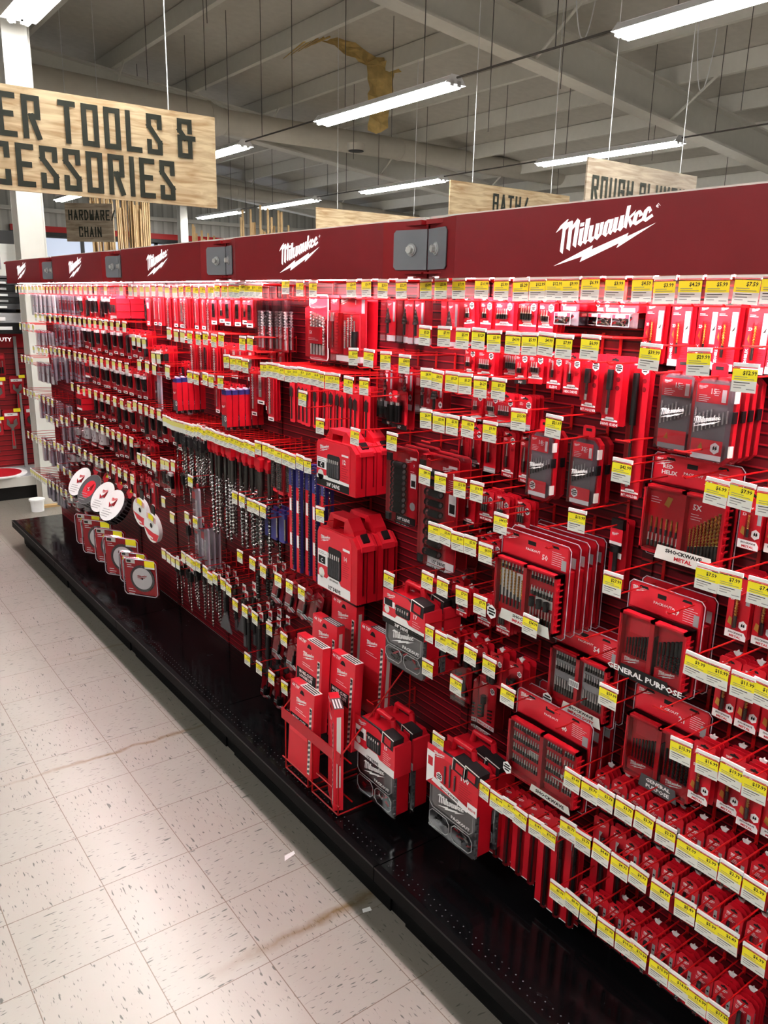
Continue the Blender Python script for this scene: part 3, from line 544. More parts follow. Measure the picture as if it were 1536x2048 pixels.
# clear box of loose bits
m = MB().prism(oct_(-.029, -.030, .029, -.002, .004), 0, .003, 'redhi').rect(-.02, -.029, .02, -.020, .0034, 'white'); hexbadge(m, -.018, -.012, .008, .0035); hole(m, .0034)
n_ = MB(); rr = random.Random(5)
for i in range(14):
    u, v = rr.uniform(-.02, .012), rr.uniform(-.062, -.045); a = rr.uniform(0, PI); n_.tube((u, v, rr.uniform(.006, .022)), (u+.014*math.cos(a), v+.010*math.sin(a), rr.uniform(.006, .022)), .003, rr.choice(['steeld', 'black', 'red', 'steel']), 6)
kind('bx', 'bit_box', 'clear box of loose bits', 'bit box', 'clear boxes of loose bits', [('header_card', m), ('bit_heap', n_), ('box', MB().rect(-.029, -.066, .029, -.030, .001, 'grey').blister(-.029, -.066, .029, -.030, 0, .028, .004, 'clear2').path([(-.025, -.034, .028), (-.025, -.062, .028), (.025, -.062, .028), (.025, -.034, .028), (-.025, -.034, .028)], .0009, 'rim', 4).rect(-.025, -.043, .025, -.034, .0285, 'redhi').rect(-.014, -.042, .014, -.036, .029, 'white'))], MB().blister(-.029, -.066, .029, -.028, 0, .028, .004, 'clear2').rect(-.029, -.03, .029, -.002, .002, 'red').rect(-.025, -.043, .025, -.034, .0285, 'redhi').rect(-.027, -.064, .027, -.044, .004, 'greyd'), .029, .058, .066)
def holder(key, w, h, L, desc, txt):
    m = cardbase(w, h); hole(m); m.logo(-w*.2, -.014, w*.36, .0024); hexbadge(m, w*.26, -.026, .0125, .0026); band(m, w, h, 'red2', txt)
    for i in range(2): m.disc(w*.28, -.052-.02*i, .006, .0024, 'reddk', 10)
    b = MB().tube((-.004, -h+.03, .010), (-.004, -h+.03+L*.55, .010), .0035, 'steeld', 8).tube((-.004, -h+.03+L*.55, .010), (-.004, -h+.03+L, .010), .0075, 'blackm', 12).tube((-.004, -h+.03, .010), (-.004, -h+.045, .010), .005, 'chrome', 10)
    kind(key, 'bit_holder_card', desc, 'bit holder', 'carded bit holders', [('card', m), ('bit_holder', b), ('blister', MB().blister(-.018, -h+.025, .010, -h+.04+L, .002, .020, .004))], cardbase(w, h), .021, w, h)
holder('h1', .045, .138, .075, 'red card with short bit holder', 'BIT HOLDER'); holder('h2', .048, .165, .105, 'red card with drive guide', 'DRIVE GUIDE'); holder('h3', .052, .335, .27, 'tallest carded bit holder', 'BIT HOLDER')
def drillcase(key, w, h, dep, num, desc, nb, style):
    o = oct_(-w/2, -h-.012, w/2, -.012, .016)
    bk = MB().prism(o, 0, dep*.45, 'red2').prism(oct_(-.018, -.014, .018, .016, .004), dep*.2, dep*.3, 'red').rect(-.009, .002, .009, .009, dep*.31, 'ink')
    for v in (-.05, -h*.5, -h+.02): bk.box((w/2-.001, v-.012, dep*.3), (w/2+.003, v+.012, dep*.75), 'paper' if v != -h*.5 else 'black')
    ins = MB().poly(oct_(-w/2+.006, -h-.006, w/2-.006, -.018, .014), dep*.46, 'smoke')
    lb = MB().rect(-w*.36, -.066, w*.36, -.026, dep*.8, 'redhi').text(str(num), .002, -.046, .015, dep*.81, 'white', .03).logo(-w*.22, -.034, w*.22, dep*.81).rect(w*.22, -.062, w*.32, -.036, dep*.81, 'white'); lb.lines(w*.05, w*.2, -.036, 4, .004, dep*.81); lb.lines(-w*.3, 0, -.05, 4, .004, dep*.81)
    lb.rect(-w*.36, -h, w*.36, -h+.040, dep*.8, 'redhi'); lb.rect(-w*.34, -h-.002, w*.36, -h+.009, dep*.81, 'white' if style else 'grey')
    if style: hexbadge(lb, w*.2 if style == 1 else -w*.18, -h+.024, .0125, dep*.82, style == 1)
    lb.poly([(-w*.2, -h+.02), (-w*.08, -h+.018), (-w*.12, -h+.034)], dep*.81, 'gold'); lb.logo(0, -h*.5-.012, w*.62, dep*1.012)
    nd = [('back_shell', bk), ('insert', ins), ('label', lb)]
    for i in range(nb): nd.append(('drill_bit', bits('driver' if style == 2 else 'masonry', -w*.36+w*.72*i/(nb-1), -h*.72+.03*(i/nb), -.078-.015*((i*3) % 4)/4, dep*.62, .0024)))
    nd.append(('lid', MB().blister(-w/2+.002, -h-.010, w/2-.002, -.014, dep*.45, dep, .007, 'clear2')))
    kind(key, 'drill_bit_case', desc, 'bit case', 'clear-lidded bit cases', nd, MB().prism(o, 0, dep*.45, 'red2').blister(-w/2+.002, -h-.010, w/2-.002, -.014, dep*.45, dep, .007, 'clear2').box((w/2-.001, -h*.5-.012, dep*.3), (w/2+.003, -h*.5+.012, dep*.75), 'black'), dep, w, h)
drillcase('c15', .100, .182, .03, 15, 'clear-lidded case of drill bits', 9, 1); drillcase('c15g', .100, .180, .03, 15, 'clear-lidded case of twist bits', 9, 0); drillcase('c18', .086, .182, .032, 18, 'narrow clear case of driver bits', 8, 2); drillcase('c32', .088, .180, .034, 32, 'clear case of driver bits', 8, 2)
# big boxed sets in clamshells
def bigset(key, w, h, dep, num, desc, title, banner, content, shellm='clear', frame='red', pic='redhi', t=None):
    rimp = oct_(-w/2-.003, -h-.004, w/2+.005, .002, .010); rimp = rimp+rimp[:1]
    base = MB().prism(oct_(-w/2, -h, w/2, 0, .008), 0, .002, frame if frame != 'none' else 'red2')
    ct = -h*.27   # top of the case window area
    base.rect(-w/2+.004, ct, w/2-.004, -.004, .003, pic); base.logo(-w*.36, -.016, w*.22, .0036); base.text(str(num), w*.16, ct+.014, .020, .0036, 'white', .03); base.lines(w*.26, w*.47, -.022, 7, .0055, .0036)
    if title: base.text(title[0], -w*.32, -.032, .013, .0036, 'white', .035, 0, 1.2).text(title[1], -w*.30, -.046, .013, .0036, 'white', .035, 0, 1.2)
    base.text('PACKOUT', -w*.02, -.040, .009, .0036, 'white', .03, 0, 1.2).rect(-w*.10, -.024, w*.02, -.013, .0036, 'ink'); base.rect(w*.40, ct+.002, w*.47, ct+.03, .0037, 'grey')
    for s in (-.3, .3): base.poly([(w*s-.014, -.012), (w*s+.014, -.012), (w*s+.010, -.006), (w*s-.010, -.006)], .0037, 'ink')
    nd = [('backing_card', base)]
    d0, d1 = .003, dep; c0, c1 = -h+.012, ct-.004
    cs = MB(); x0, x1 = -w/2+.006, w/2-.008
    cs.box((x0, c0, d0), (x1, c1, d0+dep*.45), frame if frame != 'none' else 'red2')
    for u0, u1 in ((x0, x0+.008), (-.006, .006), (x1-.008, x1)): cs.box((u0, c0, d0), (u1, c1, d1*.93), frame if frame != 'none' else 'red2')
    for v0, v1 in ((c0, c0+.008), (c1-.008, c1)): cs.box((x0, v0, d0), (x1, v1, d1*.93), frame if frame != 'none' else 'red2')
    for i in range(9): cs.box((x1-.001, c0+.01+i*(c1-c0-.02)/9, d1*.3), (x1+.003, c0+.014+i*(c1-c0-.02)/9, d1*.85), 'red')
    nd.append(('case', cs)); nd += content(w, h, x0, x1, c0, c1, d0+dep*.45)
    if banner:
        txt, bm, tm, u0, u1, hh = banner; b = MB().poly([(w*u0, -h+.004), (w*u1, -h+.004), (w*u1-.008, -h+.004+hh), (w*u0+.006, -h+.004+hh)], d1*1.03, bm)
        for i, s_ in enumerate(txt): b.text(s_, w*(u0+u1)/2, -h+.004+hh-(i+1)*hh/(len(txt)+.35)+.001, hh/(len(txt)+.5)*.9, d1*1.03+.0006, tm[i], .035, 0, 1.25)
        nd.append(('banner', b))
    nd.append(('clear_shell', MB().blister(x0-.002, c0-.003, x1+.004, c1+.003, .003, d1, .008, shellm).path([(a, b, .002) for a, b in rimp], .0013, 'rim', 5)))
    lt = MB().prism(oct_(-w/2, -h, w/2, 0, .008), 0, .002, 'red2').box((x0, c0, d0), (x1, c1, d0+dep*.6), frame if frame != 'none' else 'red2').blister(x0-.002, c0-.003, x1+.004, c1+.003, .003, d1, .008, shellm).rect(w*.40, ct+.002, w*.47, ct+.03, .003, 'grey').path([(a, b, .002) for a, b in rimp], .0013, 'rim', 5)
    kind(key, 'bit_set', desc, 'bit set', 'large clamshell bit sets', nd, lt, t or dep, w, h)
def arr(nm, kd, n, u0, u1, v0, v1, d, r, grow=0., mt=None):
    out = []
    for i in range(n):
        a = i/max(1, n-1); u = u0+(u1-u0)*a; q = r*(.7+.6*a) if grow else r; vt = v1-(grow*(1-a))
        out.append((nm, bits(kd, u, v0, vt, d+r+.001, q)))
    return out
def con_helix(w, h, x0, x1, c0, c1, d):
    m = MB().rect(x0+.008, c0+.07, -.006, c1-.008, d+.001, 'red').rect(.006, c0+.075, x1-.008, c1-.008, d+.001, 'red').poly([(-w*.26, c1-.045), (-w*.2, c1-.05), (-w*.16, c1-.026), (-w*.22, c1-.024)], d+.002, 'gold').text('5X', w*.12, c1-.040, .018, d+.002, 'white', .03); m.lines(-w*.42, -w*.28, c1-.03, 3, .006, d+.002); m.lines(w*.06, w*.2, c1-.05, 3, .006, d+.002)
    return [('insert', m)]+arr('drill_bit', 'gold', 6, x0+.02, -.018, c0+.045, c0+.085, d, .0028)+arr('driver_bit', 'driver', 8, x0+.016, -.014, c0+.012, c0+.045, d, .0034)+arr('drill_bit', 'gold', 9, .018, x1-.018, c0+.012, c1-.035, d, .0036, .05)
bigset('s23', .225, .245, .040, 23, 'large set of gold drill bits', ('RED', 'HELIX'), (['SHOCKWAVE', 'METAL'], 'paper', ['ink', 'red'], -.26, .42, .034), con_helix)
def con_ox(w, h, x0, x1, c0, c1, d):
    m = MB().rect(x0+.02, c1-.055, -.014, c1-.012, d+.001, 'redhi').rect(.014, c1-.05, x1-.02, c1-.012, d+.001, 'red').box((-.008, c0+.02, d), (.008, c1-.04, d+.014), 'black').logo(-w*.26, c0+.034, w*.24, d+.012).logo(w*.24, c0+.034, w*.24, d+.012).box((x0+.01, c0+.012, d), (-.012, c0+.042, d+.010), 'red').box((.012, c0+.012, d), (x1-.012, c0+.042, d+.010), 'red')
    return [('insert', m)]+arr('drill_bit', 'blk', 8, x0+.018, -.016, c0+.045, c1-.05, d, .0026, .02)+arr('drill_bit', 'blk', 6, .018, x1-.018, c0+.045, c1-.03, d, .0044, .02)
bigset('sox', .195, .235, .044, 29, 'red-cased black drill bit set', None, (['GENERAL PURPOSE'], 'ink', ['white'], -.40, .34, .032), con_ox)
bigset('s21', .205, .250, .042, 21, 'lower red-cased black bit set', None, (['GENERAL', 'PURPOSE'], 'greyd', ['white', 'white'], -.20, .34, .036), con_ox)
def con_50(w, h, x0, x1, c0, c1, d):
    m = MB().rect(x0+.012, c0+.05, -.012, c1-.035, d+.001, 'paper').rect(.012, c1-.075, x1-.012, c1-.058, d+.001, 'paper').rect(.03, c0+.062, x1-.012, c0+.085, d+.001, 'paper')
    hexbadge(m, x0+.016, c0+.006, .021, d+.034)
    return [('insert', m)]+arr('drill_bit', 'gold', 7, x0+.014, -.016, c0+.03, c1-.05, d, .0026, -.05)+arr('driver_bit', 'driver', 7, x0+.02, -.016, c1-.03, c1-.010, d, .0034)+arr('driver_bit', 'driver', 8, .018, x1-.018, c1-.032, c1-.010, d, .0034)+arr('driver_bit', 'driver', 8, .018, x1-.018, c1-.075, c1-.050, d, .0034)+arr('driver_bit', 'driver', 8, .018, x1-.018, c0+.012, c0+.055, d, .0034)+[('nut_driver', MB().tube((u, c0+.058, d+.010), (u, c0+.082, d+.010), .0075, 'blackm', 10)) for u in (.025, .05, .075)]
bigset('s50', .232, .245, .036, 50, 'fifty piece driver bit set', None, (['SHOCKWAVE', 'IMPACT DUTY'], 'paper', ['ink', 'red'], -.34, .44, .030), con_50)
def con_54(w, h, x0, x1, c0, c1, d):
    m = MB().rect(x0+.010, c0+.03, -.008, c1-.008, d+.001, 'grey').rect(.010, c0+.03, x1-.010, c1-.008, d+.001, 'grey').rect(-.02, c0+.075, .014, c0+.095, d+.020, 'white'); hexbadge(m, x0+.016, c0+.010, .020, d+.030)
    for i in range(9): m.rect(-.017+i*.0033, c0+.078, -.0155+i*.0033, c0+.092, d+.0205, 'ink')
    r_ = []
    for a, b in ((x0+.018, -.018), (.020, x1-.018)):
        for vv in (c1-.034, c1-.066): r_ += arr('driver_bit', 'driver', 8, a, b, vv, vv+.024, d, .0034)
        r_ += arr('driver_bit', 'driver', 8, a, b, c0+.03, c0+.075, d, .0036)
    return [('insert', m)]+r_
bigset('s54', .205, .245, .036, 54, 'wide grey-lined driver bit set', None, (['SHOCKWAVE', 'IMPACT DUTY'], 'paper', ['ink', 'red'], -.20, .46, .030), con_54)
def con_40(w, h, x0, x1, c0, c1, d):
    m = MB(); hexbadge(m, x0+.020, c0+.024, .020, d+.034); m.rect(-.055, c0+.075, -.020, c0+.10, d+.002, 'paper').rect(.03, c0+.055, .075, c0+.080, d+.002, 'paper'); r_ = []
    for a in (x0+.014, -.066, .014, .074):
        for j in range(4):
            v = c1-.034-j*.036
            m.box((a-.006, v-.007, d), (a+.050, v, d+.006), 'red'); r_ += arr('driver_bit', 'driver', 6, a, a+.044, v, v+.024, d, .0034)
    return [('insert', m)]+r_
bigset('s40', .262, .262, .044, 40, 'widest clamshell driver bit set', None, (['SHOCKWAVE'], 'paper', ['ink'], -.10, .46, .022), con_40)
# socket sets in long clamshells
def socketset(key, w, h, num, size, desc, blackband):
    bk = MB().prism(oct_(-w/2, -h, w/2, 0, .008), 0, .002, 'red2'); bk.logo(w*.16, -.040, w*.3, .003); bk.rect(w*.2, -.034, w*.46, -.026, .003, 'white').text(str(num), w*.36, -.056, .014, .003, 'white', .03); bk.lines(w*.22, w*.46, -.07, 6, .006, .003)
    bk.rect(w*.24, -h*.50, w*.46, -h*.32, .003, 'white').rect(w*.27, -h*.48, w*.43, -h*.40, .0034, 'ink').disc(w*.34, -h*.74, .014, .003, 'grey', 8)
    bk.rect(-w/2+.004, -h+.003, w/2-.004, -h+.026, .003, 'ink' if blackband else 'white').text(size+' DRIVE', 0, -h+.008, .014, .0036, 'white' if blackband else 'ink', .03)
    rail = MB().box((-w/2+.004, -h+.004, .002), (-w/2+.022, -.006, .020), 'red2').box((-w/2+.006, -.045, .02), (-w/2+.022, -.022, .03), 'black').box((-w/2+.006, -h+.008, .02), (-w/2+.022, -h+.03, .03), 'black')
    nd = [('backing_card', bk), ('rail', rail)]; n = 9
    for i in range(n):
        v = -h+.045+(h-.10)*i/(n-1); q = .0105 if i % 2 else .0115
        nd.append(('socket', MB().tube((-w*.33, v, .018), (w*.12, v, .018), q, 'socket', 14).tube((-w*.26, v, .018), (-w*.20, v, .018), q*1.03, 'chrome', 12).tube((w*.12, v, .018), (w*.121, v, .018), q*.6, 'greyd', 8)))
    nd.append(('clear_shell', MB().blister(-w/2+.002, -h+.002, w/2-.002, -.004, .002, .034, .006, 'clear')))
    kind(key, 'socket_set', desc, 'socket set', 'black socket sets in long packs', nd, MB().prism(oct_(-w/2, -h, w/2, 0, .008), 0, .002, 'red2').blister(-w/2+.002, -h+.002, w/2-.002, -.004, .002, .034, .006, 'clear2'), .036, w, h)
socketset('sk1', .125, .245, 9, '3/8"', 'shorter black socket set', True); socketset('sk2', .150, .350, 9, '1/2"', 'taller black socket set', False)
# blow-moulded carry cases with printed sleeve
def carrycase(key, w, h, num, size, dark, desc, dep=.085):
    b = MB(); hb = h*.80
    out = [(-w/2, -h), (w/2, -h), (w/2, -h+hb*.86), (w/2-.03, -h+hb), (-w/2+.03, -h+hb), (-w/2, -h+hb*.86)]
    b.prism(out, 0, dep*.47, 'red').prism([(x*.985, y) for x, y in out], dep*.47, dep*.53, 'reddk').prism(out, dep*.53, dep, 'red')
    for q in (-.2, .15): b.box((w/2-.001, -h+.03, dep*.1), (w/2+.004, -h+hb*.8, dep*.16), 'red2').box((w/2-.001, -h+.03, dep*.66), (w/2+.004, -h+hb*.8, dep*.72), 'red2')
    hd = MB(); a0, a1 = -w*.36, w*.30; v0 = -h+hb-.001
    q0, q1 = dep*.22, dep*.84
    hd.prism([(a0, v0), (a0+.045, v0), (a0+.050, -.020), (a0+.030, -.004)], q0, q1, 'red').prism([(a0+.030, -.004), (a0+.050, -.020), (a1-.050, -.020), (a1-.030, -.004)], q0, q1, 'redhi').prism([(a1-.030, -.004), (a1-.050, -.020), (a1-.055, v0), (a1+.012, v0), (a1+.004, v0+.018)], q0, q1, 'red')
    la = MB().prism([(w/2-.036, v0-.004), (w/2-.030, v0+.008), (w/2+.004, -h+hb*.86+.006), (w/2+.005, -h+hb*.80), (w/2-.002, -h+hb*.82)], dep*.18, dep*.82, 'redhi').prism([(w/2-.030, v0+.004), (w/2-.024, v0+.011), (w/2-.004, -h+hb*.90+.010), (w/2-.008, -h+hb*.88)], dep*.34, dep*.66, 'black')
    lb = MB(); lb.prism([(-w/2+.002, -h+.004), (w*.36, -h+.004), (w*.36, -h+hb*.9), (w*.30, -h+hb*.97), (-w/2+.012, -h+hb*.97), (-w/2+.002, -h+hb*.88)], dep, dep+.0015, 'redhi'); d = dep+.002
    lb.logo(-w*.28, -h+hb*.82, w*.26, d); lb.rect(-w*.48, -h+hb*.38, -w*.20, -h+hb*.62, d, 'white').rect(-w*.46, -h+hb*.40, -w*.28, -h+hb*.52, d+.0004, 'ink').text('C', -w*.37, -h+hb*.42, .022, d+.0008, 'white', .04); lb.lines(-w*.46, -w*.22, -h+hb*.59, 2, .006, d+.0004, 'ink')
    lb.prism(oct_(-w*.20, -h+hb*.24, w*.12, -h+hb*.72, .006), dep+.0015, dep+.003, 'blackm'); lb.text(str(num), w*.22, -h+hb*.60, .022, d, 'white', .035); lb.rect(w*.16, -h+hb*.75, w*.33, -h+hb*.79, d, 'white'); lb.lines(w*.16, w*.34, -h+hb*.56, 7, .008, d, 'reddk')
    lb.disc(-w*.38, -h+hb*.25, .020, d, 'paper', 8); lb.poly([(-w/2+.003, -h+.030), (w*.35, -h+.030), (w*.35, -h+.040), (w*.12, -h+.042), (w*.07, -h+.056), (-w*.20, -h+.056), (-w*.24, -h+.044), (-w/2+.003, -h+.044)], d, 'white'); lb.text('SHOCKWAVE', -w*.06, -h+.044, .009, d+.0005, 'ink', .035)
    lb.rect(-w/2+.003, -h+.004, w*.355, -h+.030, d, 'ink' if dark else 'white').text(size+' DRIVE', -w*.05, -h+.010, .018, d+.0005, 'white' if dark else 'ink', .035)
    nd = [('case_body', b), ('handle', hd), ('latch', la), ('printed_label', lb)]
    for i in range(6): u = -w*.17+i*w*.052; nd.append(('deep_socket', MB().tube((u, -h+hb*.28, dep+.006), (u, -h+hb*.55-.01*i*0, dep+.006), .0045, 'greyd', 8).tube((u, -h+hb*.56, dep+.006), (u, -h+hb*.63, dep+.006), .004, 'chrome', 8)))
    kind(key, 'socket_case', desc, 'tool case', 'red carry cases of sockets', nd, None, dep, w, h)
carrycase('cc12', .245, .215, 12, '3/8"', True, 'upper red carry case of sockets'); carrycase('cc14', .255, .295, 14, '1/2"', False, 'lower red carry case of sockets')
def organizer(key, w, h, num, size, dark, desc, hundred=False, dep=.062):
    b = MB().prism(oct_(-w/2, -h, w/2, -.035, .018), 0, dep*.80, 'red')
    for s in (-1, 1): b.box((s*w*.30-.012, -h-.012, dep*.05), (s*w*.30+.012, -h, dep*.5), 'red2')
    rim = MB()
    for i in range(10): rim.box((w/2-.004, -h+.015+i*(h-.07)/10, dep*.85), (w/2+.002, -h+.026+i*(h-.07)/10, dep), 'greyd')
    rim.prism(oct_(-w/2, -h, w/2, -.035, .018), dep*.80, dep*.86, 'greyd')
    tr = MB(); z = dep*.865
    for u0, u1, v0, v1 in ((-w*.44, -.006, -h+.02, -h*.765), (.006, w*.44, -h+.02, -h*.765), (-w*.44, w*.44, -h*.74, -h*.42)): tr.poly(oct_(u0, v0, u1, v1, .012), z, 'inkgrey' if v1 > -h*.5 else 'greyd')
    rr = random.Random(num)
    for i in range(26): u, v = rr.uniform(-w*.40, w*.36), rr.uniform(-h+.03, -h*.78); tr.tube((u, v, z+.004), (u+.018, v+rr.uniform(-.012, .012), z+.004), .0035, rr.choice(['steeld', 'black', 'red2', 'steel']), 5)
    wd = MB()
    for u0, u1, v0, v1 in ((-w*.44, -.006, -h+.02, -h*.765), (.006, w*.44, -h+.02, -h*.765), (-w*.44, w*.44, -h*.74, -h*.42)):
        p = oct_(u0, v0, u1, v1, .014); wd.path([(a, c, dep+.001) for a, c in p+p[:1]], .0013, 'grey', 5)
    wd.logo(0, -h*.60, w*.56, dep+.002).text('PACKOUT', w*.20, -h*.71, .015, dep+.002, 'white', .035, 0, 1.2)
    lid = MB().blister(-w/2+.002, -h+.002, w/2-.002, -.04, dep*.86, dep, .008, 'clear2')
    hd = MB()
    for p0, p1 in (((-w*.22, -.036), (-w*.18, .0)), ((-w*.18, 0.), (w*.18, 0.)), ((w*.18, 0.), (w*.22, -.036))): hd.tube((p0[0], p0[1], dep*.3), (p1[0], p1[1], dep*.3), .010, 'red', 10)
    la = []
    for s in ((.36,) if not hundred else (.16, .40)): la.append(('latch', MB().prism([(w*s-.034, -.062), (w*s+.026, -.070), (w*s+.030, -.030), (w*s-.030, -.022)], dep*.4, dep+.006, 'blackm').prism([(w*s-.018, -.056), (w*s+.014, -.060), (w*s+.016, -.036), (w*s-.016, -.032)], dep+.006, dep+.008, 'red').path([(w*s-.034, -.064, dep+.006), (w*s-.030, -.022, dep+.006), (w*s+.03, -.030, dep+.006)], .0016, 'paper', 5)))
    d = dep+.006; s0, s1 = -h*.50, -.050
    sv = MB().box((-w/2-.003, s0, -.002), (w/2+.006, s1, d-.001), 'redhi' if not hundred else 'red'); sv.poly([(-w/2-.003, s1, ), (w*.30, s1), (w*.1, s1+.022), (-w/2-.003, s1+.022)], d-.001, 'redhi')
    if not hundred:
        sv.logo(-w*.30, s1+.004, w*.22, d); sv.rect(-w*.48, s0+.06, -w*.20, s1-.012, d, 'white').rect(-w*.46, s0+.062, -w*.26, s0+.085, d+.0005, 'ink').prism(oct_(-w*.18, s0+.045, w*.18, s1-.014, .005), d-.001, d+.001, 'blackm').text(str(num), w*.30, s1-.032, .020, d, 'white', .035); sv.lines(w*.24, w*.46, s1-.042, 8, .0075, d)
        for i in range(6): u = -w*.145+i*w*.056; sv.tube((u, s0+.052, d+.002), (u, s1-.022, d+.002), .0035, 'greyd', 6).tube((u, s1-.03, d+.003), (u, s1-.02, d+.003), .0034, 'chrome', 6)
        sv.poly([(-w/2-.002, s0+.018), (w/2+.005, s0+.018), (w/2+.005, s0+.028), (w*.16, s0+.030), (w*.1, s0+.042), (-w*.14, s0+.042), (-w*.19, s0+.030), (-w/2-.002, s0+.032)], d, 'white').rect(-w/2-.002, s0, w/2+.005, s0+.018, d, 'ink' if dark else 'white').text(size+' DRIVE', -w*.02, s0+.003, .015, d+.0005, 'white' if dark else 'ink', .035).disc(-w*.40, s0+.048, .014, d, 'paper', 8)
    else:
        sv.logo(-w*.26, s1+.002, w*.24, d).text('100', w*.26, s1-.030, .026, d, 'white', .035); sv.poly([(-w/2-.003, s0), (-w/2+.034, s0+.03), (-w/2+.034, s1), (-w/2-.003, s1)], d, 'white').rect(-w/2+.004, s1-.05, -w/2+.026, s1-.02, d+.0005, 'red'); sv.lines(w*.16, w*.44, s1-.04, 8, .008, d, 'reddk'); hexbadge(sv, -w*.24, s0+.045, .017, d)
        for i, (u, l) in enumerate(((-.12, .06), (-.02, .075), (.08, .05))): sv.tube((w*u, s0+.035, d+.002), (w*u, s0+.035+l, d+.002), .003, 'greyd', 6)
        sv.poly([(-w*.40, s0+.016), (w*.34, s0-.008), (w*.34, s0+.010), (-w*.34, s0+.034)], d+.0006, 'white').text('SHOCKWAVE', -w*.02, s0+.008, .011, d+.001, 'ink', .035, -.08, 1.2).rect(w*.34, s0-.004, w/2+.006, s0+.03, d+.0006, 'white').text('VALUE', w*.43, s0+.008, .011, d+.001, 'red', .035)
    nd = [('base_shell', b), ('rim', rim), ('tray', tr), ('lid', lid, [('window_frame', wd)]), ('handle', hd)]+la+[('cardboard_sleeve', sv)]
    kind(key, 'bit_organizer', desc, 'organizer', 'clear-fronted organizers in red sleeves', nd, None, dep+.008, w, h)
organizer('o17', .205, .285, 17, '3/8"', True, 'clear-fronted socket organizer in red sleeve'); organizer('o15', .222, .330, 15, '1/2"', False, 'lower clear-fronted socket organizer'); organizer('o100', .225, .330, 100, '', False, 'hundred piece clear-fronted organizer', True)

# kinds further along the wall
def simple(key, name, desc, cat, group, w, h, t, parts, lite=True, lm='red', cl=None):
    lt = None
    if lite:
        lt = MB().prism(oct_(-w/2, -h, w/2, 0, .004), 0, .002, lm)
        if cl: lt.blister(-w/2, -h, w/2, 0, .002, t, .004, cl)
    kind(key, name, desc, cat, group, parts, lt, t, w, h)
def rodcard(key, w, h, n, kd, r, desc, foot='white', lm='red', l0=.03, l1=.03, cat='drill bit pack'):
    m = cardbase(w, h, lm); hole(m, w=w*.22); m.logo(-w*.1, -.016, w*.45, .0024); m.rect(-w/2, -h, w/2, -h+.016, .0024, foot).rect(-w*.3, -h+.005, w*.3, -h+.010, .0028, 'ink' if foot == 'white' else 'white')
    simple(key, 'masonry_bit_card', desc, cat, 'carded bits in the middle bays', w, h, .012, [('card', m)]+[('drill_bit', bits(kd, -(n-1)*r*1.4+i*r*2.8, -h+l0, -l1, r+.003, r)) for i in range(n)]+[('blister', MB().blister(-w*.4, -h+l0-.006, w*.4, -l1+.006, .002, .013, .004))], True, lm)
rodcard('ma1', .042, .150, 1, 'masonry', .0036, 'red card with spiral masonry bit', 'white', 'redhi'); rodcard('ma2', .046, .205, 1, 'masonry', .0052, 'tall card with masonry bit'); rodcard('ma3', .060, .150, 3, 'masonry', .003, 'wide card of masonry bits')
rodcard('sl1', .055, .120, 4, 'blk', .0024, 'red card of slim dark bits', 'white', 'redhi'); rodcard('sl2', .052, .110, 2, 'driver', .003, 'red card of grey bits', 'white'); rodcard('sl3', .040, .170, 2, 'blk', .003, 'narrow card of dark bits')
m = cardbase(.036, .185, 'redhi'); hole(m, w=.008); m.logo(0, -.020, .022, .0024)
simple('spd', 'spade_bit_card', 'red card with flat spade bit', 'spade bit', 'carded spade bits', .036, .185, .010, [('card', m), ('spade_bit', MB().tube((0, -.172, .006), (0, -.085, .006), .0030, 'steeld', 6).prism([(-.010, -.085), (.010, -.085), (.010, -.052), (.003, -.048), (0, -.042), (-.003, -.048), (-.010, -.052)], .005, .008, 'steeld'))], True, 'red2')
m = MB().rect(-.019, -.208, .019, -.115, .0125, 'red').logo(0, -.15, .026, .013, 'white'); m.lines(-.014, .014, -.17, 3, .006, .013)
simple('aug', 'multi_material_bit_pack', 'clear pack with thick spiral bit', 'drill bit pack', 'clear packs with thick spiral bits', .042, .212, .024, [('printed_band', m), ('drill_bit', bits('masonry', 0, -.20, -.055, .012, .0085)), ('clear_pack', MB().blister(-.021, -.212, .021, -.002, 0, .026, .004, 'clear2'))], False)
m = cardbase(.13, .235, 'redhi', .003, .01); m.path([(a, b, .003) for a, b in oct_(-.063, -.233, .063, -.002, .008)+oct_(-.063, -.233, .063, -.002, .008)[:1]], .0025, 'white', 5); m.rect(-.05, -.175, .05, -.115, .02, 'red').text('5X', -.03, -.14, .016, .0205, 'white', .03).logo(-.035, -.025, .05, .0036); m.lines(-.045, .03, -.155, 2, .006, .0205)
simple('set5', 'bit_pack', 'white-edged pack of five spiral bits', 'bit set', 'bit sets in the upper rows', .13, .235, .03, [('card', m)]+[('drill_bit', bits('masonry', -.036+.02*i, -.215, -.060-.004*i, .012, .0075)) for i in range(5)]+[('clear_shell', MB().blister(-.06, -.23, .06, -.04, .003, .03, .008))])
m = cardbase(.055, .20, 'redhi'); m.logo(0, -.02, .034, .0024); m.rect(-.02, -.19, .02, -.15, .0024, 'red2')
simple('tile', 'tile_bit_pack', 'pack with pale tile bit', 'drill bit pack', 'bit packs in the upper rows', .055, .20, .02, [('card', m), ('drill_bit', MB().tube((0, -.18, .010), (0, -.09, .010), .004, 'steel', 8).tube((0, -.09, .010), (0, -.06, .010), .009, 'whitecup', 12)), ('blister', MB().blister(-.018, -.19, .018, -.05, .002, .022, .005))])
m = cardbase(.165, .235, 'redhi', .003, .008); m.logo(-.05, -.022, .05, .0036).text('1', .02, -.030, .02, .0036, 'white', .03).rect(.055, -.06, .075, -.012, .0036, 'grey').box((-.075, -.225, .003), (.075, -.205, .02), 'white').box((-.078, -.2, .003), (-.055, -.06, .026), 'red')
